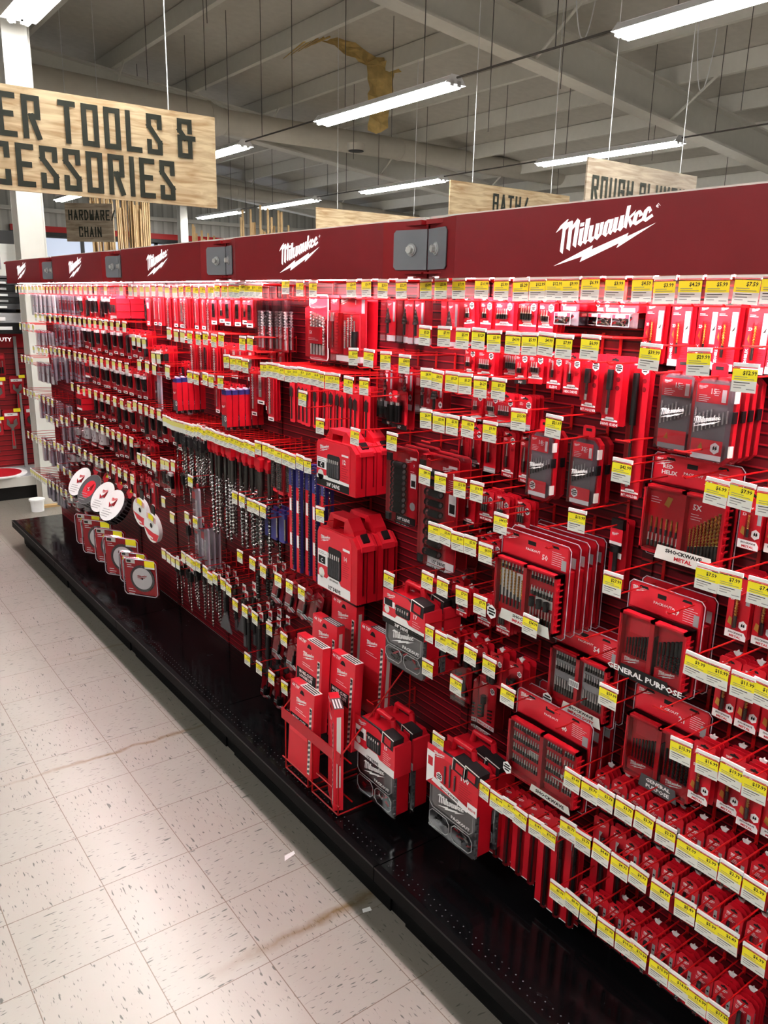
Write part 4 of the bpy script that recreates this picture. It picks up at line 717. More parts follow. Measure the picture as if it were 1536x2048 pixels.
for i in range(12): m.box((-.074, -.192+i*.0105, .026), (-.06, -.187+i*.0105, .028), 'red2')
c = MB().path([(-.03, -.062, .02), (.07, -.062, .02), (.07, -.19, .02)], .003, 'redhi', 6)
simple('hkit', 'bit_kit', 'large clear black-handled bit kit', 'bit set', 'bit sets in the upper rows', .165, .235, .045, [('card', m), ('tray', c)]+[('drill_bit', bits('masonry', -.03+.02*i, -.18+.004*i, -.085+.01*i, .014, .005)) for i in range(3)]+[('driver_handle', MB().tube((.035, -.195, .018), (.035, -.12, .018), .011, 'black', 10).tube((.035, -.12, .018), (.035, -.085, .018), .004, 'chrome', 8))]+[('clear_shell', MB().blister(-.082, -.235, .082, -.004, .003, .045, .008, 'clear'))])
m = cardbase(.078, .125); m.logo(-.015, -.018, .03, .0024).rect(.028, -.11, .034, -.02, .0024, 'redhi').rect(-.039, -.125, .039, -.108, .0024, 'ink').text('1/2"', 0, -.121, .012, .0028, 'white', .03)
simple('skp', 'socket_pack', 'red card with two black sockets', 'socket pack', 'carded black sockets', .078, .125, .03, [('card', m)]+[('socket', MB().tube((u, -.10, .016), (u, -.045, .016), .0125, 'socket', 14).tube((u, -.045, .016), (u, -.035, .016), .010, 'chrome', 10)) for u in (-.020, .009)]+[('blister', MB().blister(-.036, -.106, .024, -.028, .002, .032, .006))])
m = MB().box((-.024, -.165, 0), (.024, -.030, .026), 'red').rect(-.024, -.165, .024, -.115, .0265, 'greyd').rect(-.024, -.06, .024, -.034, .0265, 'redhi').logo(-.002, -.08, .034, .0268); hexbadge(m, .012, -.13, .013, .0268)
simple('sds', 'rotary_bit_tube', 'red tube pack with blue top', 'drill bit pack', 'red tube packs with blue tops', .048, .175, .027, [('sleeve', m), ('tube_top', MB().box((-.021, -.032, .001), (.023, -.010, .025), 'blue').path([(-.02, -.008, .012), (.02, -.008, .012)], .005, 'lilac', 6)), ('bit_tip', MB().tube((-.01, -.18, .012), (-.01, -.165, .012), .007, 'steel', 8).tube((.012, -.18, .012), (.012, -.165, .012), .006, 'black', 8))], False)
m = MB().prism(oct_(-.024, -.215, .024, -.012, .008), 0, .010, 'lilac').rect(-.018, -.06, .018, -.025, .0255, 'redhi').logo(0, -.115, .038, .0256).rect(-.018, -.20, .018, -.175, .0255, 'red').rect(-.014, -.172, .014, -.164, .0255, 'ink')
simple('clr', 'long_bit_case', 'long clear bit case', 'bit case', 'long clear bit cases', .05, .22, .026, [('back_shell', m), ('drill_bit', bits('masonry', .006, -.17, -.07, .016, .004)), ('lid', MB().blister(-.025, -.22, .025, -.008, .008, .026, .006, 'clear2')), ('hang_tab', MB().prism(oct_(-.012, -.012, .012, .010, .004), .004, .007, 'red'))], False)
def blade(key, w, h, style, desc):
    m = cardbase(w, h, 'red'); hole(m, w=w*.2); m.logo(-w*.12, -.02, w*.5, .0024)
    m.rect(-w/2, -h, w/2, -h+.015, .0024, 'white').rect(-w*.3, -h+.004, w*.3, -h+.009, .0028, 'ink'); b = MB()
    if style == 0: b.prism([(-w*.3, -.034), (w*.34, -.030), (w*.40, -h*.55), (w*.42, -h*.70), (w*.1, -h*.66)], .004, .020, 'black').box((-w*.36, -.042, .003), (w*.40, -.026, .022), 'white').box((-w*.4, -h*.74, .004), (w*.1, -h*.66, .010), 'paper')
    elif style == 1: b.prism([(-w*.1, -.04), (w*.3, -.035), (w*.36, -h*.8), (w*.05, -h*.8)], .004, .018, 'blackm').prism([(-w*.05, -.09), (w*.08, -.09), (w*.22, -h*.86), (w*.08, -h*.86)], .018, .020, 'steel')
    else: b.prism([(-w*.2, -.05), (w*.25, -.045), (w*.30, -h*.6), (-w*.2, -h*.62)], .004, .012, 'blade').prism([(-w*.1, -.07), (w*.1, -.07), (w*.1, -.10), (-w*.1, -.10)], .012, .014, 'black').box((-w*.3, -h*.78, .004), (w*.34, -h*.68, .010), 'steel')
    simple(key, 'cutting_accessory_card', desc, 'accessory pack', 'black and red carded accessories', w, h, .02, [('card', m), ('accessory', b), ('blister', MB().blister(-w*.46, -h+.018, w*.46, -.022, .002, .026, .006))], True, 'red')
blade('bk0', .062, .150, 0, 'red card with black slanted blade'); blade('bk1', .058, .165, 1, 'red card with black holder'); blade('bk2', .060, .140, 2, 'red card with steel blade'); blade('bk3', .056, .155, 0, 'small card with black blade')
def sleeve(key, w, h, m0, desc, top='white', red=False):
    m = MB().box((-w/2, -h, 0), (w/2, -.01, .006), m0); m.rect(-w/2, -.035, w/2, -.01, .0065, top)
    if red: m.rect(-w*.4, -h*.72, w*.4, -h*.25, .0065, 'red').logo(0, -h*.4, w*.6, .007).rect(-w/2, -h*.30, w/2, -h*.26, .0067, 'white').rect(-w*.5, -h*.86, w*.5, -h*.82, .0067, 'redhi')
    else: m.rect(-w*.1, -h*.6, w*.1, -h*.55, .0065, 'redhi')
    simple(key, 'saw_blade_sleeve', desc, 'saw blade pack', 'clear sleeves of saw blades at the far end', w, h, .016, [('insert', m), ('clear_sleeve', MB().blister(-w/2-.002, -h-.002, w/2+.002, -.002, 0, .016, .003, 'clear2'))], False)
sleeve('wsl', .066, .165, 'white', 'white clear sleeve of blades'); sleeve('wsl2', .058, .150, 'white', 'pale lower blade sleeve', 'lilac'); sleeve('pnk', .060, .150, 'lilac', 'red and clear blade sleeve', 'lilac', True); sleeve('lil', .046, .175, 'lilac', 'lilac clear blade sleeve', 'lilac', True); sleeve('lil2', .046, .19, 'lilac', 'long lilac blade sleeve', 'white')
m = MB().box((-.05, -.125, 0), (.05, -.02, .075), 'red').prism([(-.05, -.02), (.05, -.02), (.045, 0), (-.045, 0)], .02, .055, 'redhi').rect(-.044, -.022, .044, -.02, .076, 'white')
for i in range(4): m.rect(-.042+.022*i, -.10, -.034+.022*i, -.05, .0755, 'red2').tube((-.038+.022*i, -.095, .077), (-.038+.022*i, -.055, .077), .003, 'blackm', 5)
simple('rbx', 'red_plastic_case', 'red plastic case on hook', 'case', 'red plastic cases', .10, .125, .078, [('case_body', m), ('band', MB().rect(-.05, -.125, .05, -.112, .0765, 'white').box((.0495, -.09, 0), (.0515, -.086, .075), 'reddk').box((.0495, -.05, 0), (.0515, -.046, .075), 'reddk'))], False)
m = cardbase(.062, .16, 'redhi'); m.logo(0, -.02, .034, .0024).rect(-.012, -.07, .012, -.04, .0024, 'white').rect(-.018, -.155, .02, -.135, .0024, 'white')
simple('crd', 'bit_card', 'red card with dark bit', 'drill bit pack', 'bit packs in the upper rows', .062, .16, .016, [('card', m), ('drill_bit', bits('blk', -.016, -.13, -.05, .009, .005)), ('blister', MB().blister(-.028, -.135, -.004, -.045, .002, .018, .004))])
def holesaw(key, r, desc, hh):
    w = 2*r+.02; h = hh
    m = MB().rect(-w/2+.003, -.045, w/2-.003, -.006, .004, 'red').rect(-w/2+.003, -h+.004, w/2-.003, -h+.022, 2*r*.95, 'red').rect(-w/2+.003, -h+.004, w/2-.003, -h+.010, 2*r*.95+.0005, 'white')
    c = MB(); c.tube((0, -h+.026, r+.004), (0, -h+.026+r*1.5, r+.004), r, 'whitecup', 20).tube((0, -h+.026+r*1.5, r+.004), (0, -h+.026+r*1.7, r+.004), r*.35, 'steeld', 10).tube((0, -h+.0255, r+.004), (0, -h+.029, r+.004), r*1.02, 'steel', 20)
    for i in range(5): a = -PI/2*0+i*.5-1.0; c.disc(r*math.sin(a)*.75, -h+.026+r*(.5+.4*(i % 2)), r*.13, 2*r+.0045-abs(a)*r*.15, 'ink', 8)
    simple(key, 'hole_saw_pack', desc, 'hole saw', 'white hole saws in clear packs', w, h, 2*r+.008, [('label_card', m), ('hole_saw', c), ('clear_pack', MB().blister(-w/2, -h, w/2, 0, 0, 2*r+.008, .006, 'clear'))], False)
holesaw('hs1', .050, 'large white hole saw pack', .150); holesaw('hs2', .030, 'white hole saw pack', .115); holesaw('hs3', .022, 'small white hole saw pack', .10)
m = MB().box((-.016, -.042, .002), (.016, 0, .004), 'white').rect(-.013, -.03, .013, -.012, .0045, 'red')
for i in range(3): m.rect(-.011, -.039+i*.003, .011, -.0375+i*.003, .0046, 'ink')
def sdsbit(key, L, r, desc, capm='blackm', red=False):
    nd = [('hang_label', m)]
    if red: cap = MB().prism(oct_(-.015, -.070, .015, -.030, .004), .0, .024, 'red').box((-.011, -.083, .003), (.011, -.070, .021), 'red2'); nd = []; v = -.08
    else: cap = MB().prism(oct_(-.012, -.086, .012, -.034, .003), 0, .018, capm).path([(-.008, -.05, .019), (.008, -.062, .019), (-.006, -.075, .019)], .002, 'black', 5); v = -.086
    nd += [('cap', cap), ('shank', MB().tube((0, v, .010), (0, v-(.11 if red else .03), .010), r*1.05, 'steeld', 8))]
    v2 = v-(.11 if red else .03); nd.append(('spiral', MB().spiral(0, .010, r*1.15, -L, v2, (L+v2)/.018*.55, 'steel', .5)))
    simple(key, 'rotary_hammer_bit', desc, 'hammer bit', 'rotary hammer bits on hooks', .03, L, .022, nd, False)
sdsbit('sb1', .25, .0042, 'black-capped hammer bit'); sdsbit('sb2', .30, .006, 'thick black-capped hammer bit'); sdsbit('sb0', .19, .0035, 'short black-capped hammer bit'); sdsbit('sr1', .47, .0075, 'red-capped long hammer bit', 'red', True); sdsbit('sr2', .42, .0095, 'red-capped thick hammer bit', 'red', True)
simple('ag2', 'auger_bit', 'bare thick steel auger bit', 'auger bit', 'bare auger bits on hooks', .03, .20, .03, [('hang_label', m), ('shank', MB().tube((0, -.042, .014), (0, -.075, .014), .006, 'steeld', 8)), ('spiral', MB().spiral(0, .014, .014, -.185, -.07, 4.5, 'steeld', .35)), ('tip', MB().prism([(-.014, -.185), (.014, -.185), (.004, -.192), (0, -.205), (-.004, -.192)], .011, .016, 'steel'))], False)
def chisel(key, L, wide, desc):
    c = MB().tube((0, -.04, .012), (0, -.075, .012), .009, 'steeld', 10).tube((0, -.075, .012), (0, -L*(.62 if wide else .8), .012), .0085, 'blackm', 10)
    b = MB().prism([(-.010, -L*.6), (.010, -L*.6), (.060, -L), (-.060, -L)], .009, .015, 'greyd').disc(-.012, -L*.68, .004, .0155, 'steel', 8).disc(.012, -L*.68, .004, .0155, 'steel', 8) if wide else MB().prism([(-.0085, -L*.78), (.0085, -L*.78), (.013, -L*.86), (.013, -L), (-.013, -L), (-.013, -L*.86)], .007, .016, 'greyd')
    simple(key, 'hammer_chisel', desc, 'chisel', 'dark hammer chisels on hooks', .03, L, .02, [('hang_label', m), ('shaft', c), ('blade', b)], False)
chisel('ch1', .27, False, 'dark flat hammer chisel'); chisel('ch2', .24, True, 'wide scaling chisel blade')
mm = MB().box((-.022, -.12, 0), (.022, -.012, .020), 'red').rect(-.02, -.045, .02, -.018, .0205, 'redhi').logo(0, -.06, .03, .0206)
simple('blp', 'bit_pack', 'red pack with blue clear side', 'drill bit pack', 'red and blue packs', .045, .125, .034, [('sleeve', mm), ('blue_shell', MB().box((-.0225, -.122, .020), (.0225, -.002, .034), 'blue')), ('drill_bit', MB().tube((.02, -.11, .03), (.02, -.02, .03), .005, 'steel', 8))], False)
mm = MB().box((-.016, -.44, 0), (.007, -.10, .014), 'red').rect(-.012, -.20, .003, -.15, .0145, 'white').rect(-.012, -.34, .003, -.29, .0145, 'white').box((-.016, -.10, 0), (.016, -.002, .014), 'blue').box((.007, -.44, 0), (.014, -.10, .012), 'blue')
simple('lwd', 'long_auger_pack', 'long blue and red auger pack', 'auger bit', 'long auger packs', .034, .44, .022, [('sleeve', mm), ('auger', MB().spiral(.011, .013, .0055, -.42, -.03, 18, 'steeld', .4))], False)
mm = cardbase(.040, .165, 'red2'); mm.logo(0, -.02, .028, .0024).rect(-.02, -.165, .02, -.15, .0024, 'redhi')
simple('shp', 'ship_auger_pack', 'card of grey auger bits', 'auger bit', 'carded auger bits', .04, .165, .014, [('card', mm)]+[('auger', MB().spiral(-.009+.018*i, .008, .0055, -.145, -.03, 7, 'steeld', .45)) for i in range(2)]+[('blister', MB().blister(-.018, -.15, .018, -.024, .002, .015, .004, 'clear2'))])
def tilt(key, h, sock, desc):
    mm = cardbase(.052, h, 'red'); mm.logo(0, -.026, .034, .0024).rect(-.026, -h, .026, -h+.006, .0024, 'white'); mm.lines(-.02, .02, -.042, 3, .005, .0024)
    b = MB()
    if sock: b.tube((.004, -h+.016, .014), (.004, -h+.05, .014), .0145, 'black', 14).tube((.004, -h+.05, .014), (.004, -h+.058, .014), .010, 'chrome', 10).tube((.004, -h+.058, .014), (.004, -h+.085, .014), .004, 'steeld', 8)
    else: b.tube((.006, -h+.02, .012), (.006, -h+.06, .012), .0075, 'blackm', 10).tube((.006, -h+.06, .012), (.006, -.05, .012), .004, 'steeld', 8)
    simple(key, 'self_feed_bit_pack', desc, 'drill bit pack', 'tilted red packs with a dark bit', .054, h, .028, [('card', mm), ('drill_bit', b), ('clear_shell', MB().blister(-.027, -h-.002, .027, -.002, .0, .028, .005, 'clear2'))], True, 'red', 'clear2')
tilt('tp1', .135, False, 'tilted red pack with dark bit'); tilt('tp2', .140, True, 'tilted red black-socket bit pack')
mm = cardbase(.052, .105, 'red2'); hole(mm); hexbadge(mm, .015, -.03, .010, .0026); mm.logo(-.012, -.016, .02, .0024).rect(-.026, -.105, .026, -.098, .0024, 'redhi')
simple('skc', 'socket_adapter_card', 'red card with black socket adapter', 'socket pack', 'carded socket adapters', .052, .105, .026, [('card', mm), ('adapter', MB().tube((0, -.088, .013), (0, -.058, .013), .0125, 'black', 14).tube((0, -.058, .013), (0, -.048, .013), .009, 'blackm', 10)), ('blister', MB().blister(-.017, -.094, .017, -.040, .002, .027, .005))])
mm = cardbase(.075, .135, 'red2'); mm.logo(-.015, -.018, .03, .0024).rect(-.036, -.13, .036, -.118, .0024, 'red').text('HEX SET', 0, -.128, .009, .0028, 'white', .03)
simple('hex', 'hex_key_pack', 'clear pack with folding black key', 'tool pack', 'clear packs of small tools', .078, .14, .024, [('card', mm), ('folding_key', MB().prism([(-.024, -.045), (-.010, -.040), (.026, -.105), (.012, -.112)], .003, .018, 'black').prism([(-.018, -.050), (-.014, -.048), (.016, -.102), (.012, -.104)], .018, .020, 'greyd')), ('clear_shell', MB().blister(-.040, -.142, .040, .002, .0, .026, .006, 'clear2'))], True, 'red2', 'clear2')
mm = cardbase(.075, .160, 'red'); hexbadge(mm, .020, -.030, .012, .0026); mm.logo(-.015, -.018, .03, .0024).rect(-.0375, -.160, .0375, -.146, .0024, 'white').text('KNUCKLE SET', 0, -.157, .0105, .003, 'red', .03)
simple('knu', 'knuckle_set_pack', 'pack with black knuckle driver', 'tool pack', 'clear packs of small tools', .078, .165, .03, [('card', mm), ('knuckle_driver', MB().tube((-.004, -.12, .014), (-.004, -.075, .014), .0045, 'blackm', 8).tube((-.004, -.075, .014), (-.004, -.05, .014), .009, 'black', 12))]+[('driver_bit', MB().tube((u, -.132+.012*i, .008), (u+.016, -.128+.012*i, .008), .003, 'steeld', 6)) for u in (-.030, .012) for i in range(4)]+[('clear_shell', MB().blister(-.039, -.166, .039, .002, .0, .032, .006, 'clear'))], True, 'red', 'clear2')
mm = cardbase(.052, .185, 'red2', .003, .006); mm.box((-.018, -.022, .003), (.018, .004, .016), 'black').rect(-.018, -.062, .020, -.020, .017, 'redhi').rect(-.018, -.062, .020, -.054, .0174, 'white').rect(-.006, -.10, .014, -.085, .006, 'white').logo(-.002, -.034, .022, .0174)
simple('mag', 'driver_guide_pack', 'dark card with black driver guide', 'bit holder', 'carded bit holders', .052, .185, .02, [('card', mm), ('driver_guide', MB().tube((0, -.178, .012), (0, -.165, .012), .014, 'black', 12, .010).tube((0, -.165, .012), (0, -.075, .012), .006, 'blackm', 10).tube((0, -.080, .012), (0, -.064, .012), .015, 'black', 14))])

# ------------------------------------------------------------------ hooks and the catalogue of what hangs on them
HW = {}
def hook_parts(L, far):
    k = (round(L, 3), far)
    if k not in HW:
        w = MB(); n = 4 if far else 6; r = .0021
        w.tube((0, -.002, .001), (0, .002, L), r, 'wire', n); w.path([(0, -.056, .001), (0, -.056, L-.022), (0, -.050, L-.012)], r, 'wire', n); w.box((-.004, -.062, .0005), (.004, .004, .003), 'wire')
        if not far: w.tube((-.02, .002, L-.001), (.02, .002, L-.001), r, 'wire', n)
        h = MB().box((-.0262, -.004, L), (.0262, .005, L+.004), 'white').rect(-.0262, -.050, .0262, -.004, L+.0035, 'clear'); h.rect(-.024, -.0035, .024, -.002, L+.0042, 'redhi')
        HW[k] = (w.mesh('wire'), h.mesh('tag_holder'))
    return HW[k]
PT = {}
def price_mesh(p, L, far):
    k = (p, round(L, 3), far)
    if k not in PT:
        m = MB(); d = L+.0040; m.rect(-.0257, -.050, .0257, -.028, d, 'paper').rect(-.0257, -.028, .0257, -.006, d, 'yellowfar' if far else 'yellow')  # far tags get a paler yellow, their overexposure put into the colour
        if not far:
            m.text('$'+p, .010, -.0165, .0105, d+.0003, 'ink', .02); m.rect(-.021, -.0215, .006, -.0203, d+.0003, 'inkgrey').rect(-.021, -.0255, .020, -.0243, d+.0003, 'inkgrey')
            for i, q in enumerate((.012, .004, -.004)): m.rect(-.021, -.0325-.005*i, q, -.031-.005*i, d+.0003, 'ink' if not i else 'inkgrey')
            m.rect(.006, -.0445, .023, -.0430, d+.0003, 'inkgrey')
        PT[k] = m.mesh('price_label')
    return PT[k]
CLIP = MB().prism([(-.006, -.004), (.003, -.010), (.006, -.002), (.010, .004), (.002, .004), (0, .009), (-.004, .003), (-.010, .002)], 0, .006, 'white').mesh('stop_clip')
HOOKS = []
def H(z, y, k=None, n=0, f=.06, p='5.99', tag_=True, L=.2, du=0., drop=0., rz=0., pitch=None, dz=0., ry=0., clip=False): HOOKS.append(dict(z=z, y=y, k=k, n=n, f=f, p=p, tag=tag_, L=L, du=du, drop=drop, rz=rz, pitch=pitch, dz=dz, ry=ry, clip=clip))
def row(z, items, **kw):
    for it in items:
        y, k, n, f = it[:4]; o = dict(kw)
        if len(it) > 4: o['p'] = it[4]
        if len(it) > 5: o.update(it[5])
        H(z, y, k, n, f, **o)
PR = ['5.99', '7.99', '9.99', '12.99', '4.99', '8.49', '14.99', '6.49', '19.99', '3.99']
def run(z, ys, ks, n, f, **kw):
    for i, y in enumerate(ys): H(z, y, ks[i % len(ks)] if ks else None, n if ks else 0, f+RND.uniform(-.012, .012), PR[RND.randrange(10)], **kw)
def span(a, b, n): return [a+(b-a)*i/(n-1) for i in range(n)]

# nearest bay and the right half of the second, measured row by row
row(2.0, [(.64, 'hkit', 2, .10, '29.99'), (.42, 'st1', 2, .065, '24.99'), (.33, 'st1', 2, .065, '26.99'), (.244, 'st1', 3, .09, '29.99'), (.16, None, 0, 0, '32.99'), (.047, 'st1', 4, .125, '5.99'), (-.016, 'i2', 3, .11, '5.99', {'ry': -.12}), (-.089, 'i2', 3, .11, '7.99'), (-.18, 'i5', 5, .13, '10.99'), (-.247, 'i5b', 4, .11, '5.99'), (-.309, 'i3b', 4, .11, '5.29'), (-.369, 'bx', 3, .11, '12.99'), (-.419, 'bx', 1, .04, '12.99'), (-.471, 'bx', 2, .07, '9.99'), (-.530, 'bx', 3, .09, '6.99'), (-.594, 'rh1', 4, .06, '3.99'), (-.668, 'rh1', 5, .07, '4.59'), (-.720, 'rh1', 3, .05, '3.99'), (-.773, 'rh1b', 4, .06, '4.29'), (-.842, 'rh1b', 4, .06, '5.99'), (-.894, 'rh1b', 3, .06, '7.59'), (-.95, 'rh1b', 3, .06, '7.99')])
row(1.785, [(.40, 'st2', 3, .085, '19.99'), (.32, 'st2', 2, .065, '19.99'), (.23, 'st2', 2, .065, '21.99'), (.14, 'st3', 3, .09, '34.99')])
row(1.87, [(.04, None, 0, 0, '5.29'), (-.032, 'i2k', 3, .11, '7.99'), (-.11, 'i5k', 3, .12, '5.99'), (-.18, 'i5b', 3, .09, '3.29'), (-.237, 'i2k', 3, .115, '5.99'), (-.295, 'i3b', 3, .12, '4.99'), (-.357, 'i2s', 3, .12, '5.99'), (-.415, 'i2x', 3, .12, '4.99'), (-.47, 'h1', 4, .12, '7.99'), (-.535, 'h2', 3, .12, '6.99'), (-.578, 'h3', 2, .08, '9.99', {'tag_': False}), (-.92, None, 0, 0, '12.99', {'drop': .035})])
row(1.86, [(-.70, 'c15g', 2, .10, '39.99'), (-.808, 'c15', 4, .135, '29.99', {'pitch': .031})])
row(1.75, [(.03, None, 0, 0, '8.99'), (-.02, None, 0, 0, '8.99'), (-.072, 'i2g', 3, .11, '5.29'), (-.13, 'i3b', 3, .11, '5.29'), (-.195, 'i5g', 3, .12, '6.29'), (-.262, 'i2g', 4, .115, '5.29')])
row(1.68, [(-.335, 'c18', 2, .125, '15.99', {'pitch': .034}), (-.455, 'c32', 2, .10, '21.97', {'pitch': .036})])
row(1.635, [(.03, 'i4k', 3, .06, '6.99'), (-.025, 'i4k', 4, .065, '5.99'), (-.09, 'i4g', 4, .065, '5.99'), (-.157, 'i4r', 3, .06, '5.99'), (-.235, 'i4r', 3, .07, '9.99')])
row(1.61, [(-.655, None, 0, 0, '42.99'), (-.89, 'rh2', 4, .07, '6.99'), (-.945, 'rh2', 3, .06, '7.99'), (-1.0, 'rh2', 3, .06, '7.99')])
row(1.65, [(-.65, 's23', 1, .060, '69.99', {'tag_': False, 'du': 0}), (-.80, None, 0, 0, '69.99', {'tag_': False})])
row(1.545, [(.19, 'sk1', 3, .18, '59.99', {'pitch': .045}), (.03, 'sk2', 3, .165, '89.99', {'drop': .07, 'pitch': .045})])
row(1.465, [(-.05, 'i4k', 3, .10, '12.99'), (-.13, 'nut3', 4, .11, '13.99'), (-.20, 'nut3', 4, .115, '10.99'), (-.275, 'nut3', 3, .11, '9.99', {'tag_': False}), (-.54, 'mag', 2, .045, '13.99')])
row(1.40, [(-.30, 's50', 5, .19, '44.97', {'pitch': .034}), (-.44, None, 0, 0, '', {'tag_': False})])
row(1.43, [(-.89, 'rh3', 4, .07, '7.59'), (-.945, 'rh3', 3, .06, '7.99'), (-1.0, 'rh3', 3, .07, '7.49')])
row(1.345, [(-.66, 'sox', 2, .125, '27.99', {'pitch': .05}), (-.80, None, 0, 0, '', {'tag_': False})])
row(1.31, [(-.03, 'i6', 3, .06, '4.99'), (-.08, 'i6', 4, .06, '5.99'), (-.13, 'i6', 4, .065, '5.99'), (-.185, 'nut3', 3, .06, '5.99'), (-.24, 'nut3', 3, .06, '8.99')], clip=True)
row(1.155, [(0.0, 'skc', 2, .10, '5.99'), (-.08, 'i6', 4, .14, '11.99'), (-.16, 'nut3', 4, .12, '7.99'), (-.235, 'nut3', 4, .12, '7.99')], clip=True)
row(1.155, [(-.42, 's54', 2, .085, '34.99', {'pitch': .04, 'clip': True}), (-.59, None, 0, 0, '', {'tag_': False})])
row(1.10, [(.19, 'o17', 2, .21, '99.99', {'pitch': .08, 'dz': .02})])
row(1.23, [(-.89, 'rh3', 4, .07, '9.99'), (-.945, 'rh3', 4, .07, '10.99'), (-1.0, 'rh3', 3, .07, '11.99'), (-1.05, 'rh3', 2, .06, '12.99')], clip=True)
row(1.07, [(-.68, 's21', 1, .08, '59.99'), (-.82, None, 0, 0, '', {'tag_': False})])
row(.99, [(-.01, 'skc', 3, .11, '6.99'), (-.08, 'skc', 3, .11, '4.99'), (-.13, 'skc', 2, .11, '4.49'), (-.205, 'skc', 3, .12, '12.99'), (-.285, 'skc', 3, .12, '12.99')], clip=True)
row(1.025, [(-.88, 'rh3', 4, .11, '15.99'), (-.94, 'rh3', 3, .09, '16.99'), (-1.0, 'rh3', 4, .11, '19.99'), (-1.05, 'rh3', 3, .10, '17.99')], clip=True)
row(.875, [(-.02, 'hex', 3, .07, '31.99'), (-.155, 'knu', 3, .10, '23.99')])
row(.93, [(-.355, 's40', 3, .15, '39.99', {'pitch': .045}), (-.52, None, 0, 0, '', {'tag_': False})])
row(.80, [(-.60-.0545*i, 'ox1', 4, .09, p) for i, p in enumerate(['3.49', '3.79', '3.79', '3.79', '3.79', '2.29', '3.09', '2.99', '2.79', '2.99', '3.09'])], clip=True)
row(.595, [(-.24-.05*i, 'lr1' if i < 4 else 'lr2', 2, .11, p) for i, p in enumerate(['8.99', '9.99', '9.99', '11.99', '12.99', '14.99', '15.99'])])
row(.65, [(-.60, 'lr2', 2, .075, '3.79'), (-.655, 'lr2', 2, .075, '3.79')]+[(-.71-.0565*i, 'ox2', 4, .09, p) for i, p in enumerate(['4.49', '4.79', '4.99', '4.99', '5.49', '5.99', '6.49', '6.99'])], clip=True)
row(.45, [(-.59-.0515*i, 'ox3', 4, .10, p) for i, p in enumerate(['6.99', '8.99', '9.99', '9.99', '10.99', '10.99', '15.99', '14.99', '16.99', '17.99'])], clip=True)
row(.655, [(-.08, 'o100', 2, .21, '49.99', {'pitch': .08, 'dz': .03})]); row(.60, [(.28, 'o15', 2, .24, '99.99', {'pitch': .08, 'dz': .03, 'tag_': False})])
# second bay
row(2.0, [(.725, 'tile', 2, .08, '14.99'), (.83, 'set5', 2, .09, '39.99')]); run(1.99, span(1.255, 1.03, 6), ['aug'], 2, .095)
row(1.535, [(.35, 'cc12', 2, .18, '89.99', {'pitch': .088, 'dz': .02, 'L': .22}), (.60, None, 0, 0, '89.99')]); row(1.235, [(.57, 'cc14', 2, .18, '109.99', {'pitch': .088, 'dz': .02, 'L': .22})])
run(1.70, span(1.0, .50, 12), ['spd'], 3, .09); row(1.70, [(.43, 'skp', 2, .06, '9.99'), (.335, 'skp', 3, .09, '12.99')]); run(1.705, [1.32, 1.26, 1.20, 1.15], ['ma2', 'ma3', 'sl3'], 3, .09); row(1.62, [(.72, None, 0, 0, '17.99')])
row(1.79, [(1.17, 'sl2', 3, .08, '9.99'), (1.10, 'sl2', 3, .08, '9.99')])
run(1.385, [.90, .845, .79, .735, .68], ['lwd'], 2, .15); run(1.39, [1.06, 1.0, .95], ['shp'], 3, .14)
run(1.375, span(1.66, 1.11, 13), ['sr1', 'sr1', 'sr2'], 2, .14, pitch=.05)
run(1.14, [1.27, 1.21], ['ag2'], 3, .12, pitch=.04); run(1.14, [1.14, 1.08, 1.02], ['blp'], 3, .13, pitch=.036)
run(.89, [1.24, 1.13], ['ag2'], 3, .12, pitch=.045); run(.88, [1.03, .915, .82, .725], ['tp1'], 2, .15, ry=.28, pitch=.045)
run(.65, [1.30, 1.21, 1.11], ['ch1'], 3, .15, pitch=.045); run(.645, [.99, .87], ['tp1'], 2, .16, ry=.28, pitch=.045); row(.43, [(1.20, None, 0, 0, '24.99')])
run(.43, [1.09, .98, .87], ['tp2'], 2, .16, ry=.22, pitch=.045)
# third bay
run(1.985, span(2.40, 1.75, 9), ['ma1', 'ma1', 'ma2', 'ma1', 'ma3', 'ma2'], 3, .085); run(1.985, [1.68, 1.60, 1.53, 1.45, 1.38, 1.32], ['sl1', 'sl2', 'sl1'], 4, .10)
run(1.79, [1.91, 1.83, 1.76, 1.68], ['ma2', 'ma2', 'sl3'], 3, .10); run(1.79, [1.59, 1.51, 1.43, 1.36], ['sl2', 'ma3'], 3, .09)
run(1.735, [2.39, 2.32, 2.25], ['bk1', 'bk0'], 3, .10); row(1.67, [(2.13, 'sl3', 3, .06, '9.99'), (2.06, 'sl3', 2, .06, '9.99')])
row(1.615, [(2.33, 'clr', 1, .12, '14.99'), (2.22, 'clr', 1, .05, '14.99'), (2.12, 'clr', 1, .05, '14.99'), (1.96, 'sds', 5, .17, '24.99', {'pitch': .030}), (1.70, 'ma1', 2, .08, '8.99'), (1.63, 'sl3', 3, .08, '8.99'), (1.53, 'ma2', 3, .09, '8.99'), (1.47, 'ma1', 3, .09, '9.99'), (1.385, 'sds', 6, .19, '24.99', {'pitch': .030})])
run(1.395, [2.43, 2.35, 2.26, 2.18, 2.09], ['bk3', 'bk1', 'bk0'], 3, .12); run(1.37, span(2.02, 1.70, 8), ['sb1', 'sb1', 'sb2'], 4, .16, pitch=.036)
run(1.12, [2.41, 2.34, 2.27, 2.20], ['bk2', 'bk3'], 3, .12); row(1.16, [(1.94, 'sb0', 3, .13, '9.99', {'pitch': .036})]); run(1.15, [2.08, 2.02], ['sb0'], 3, .12, pitch=.036)
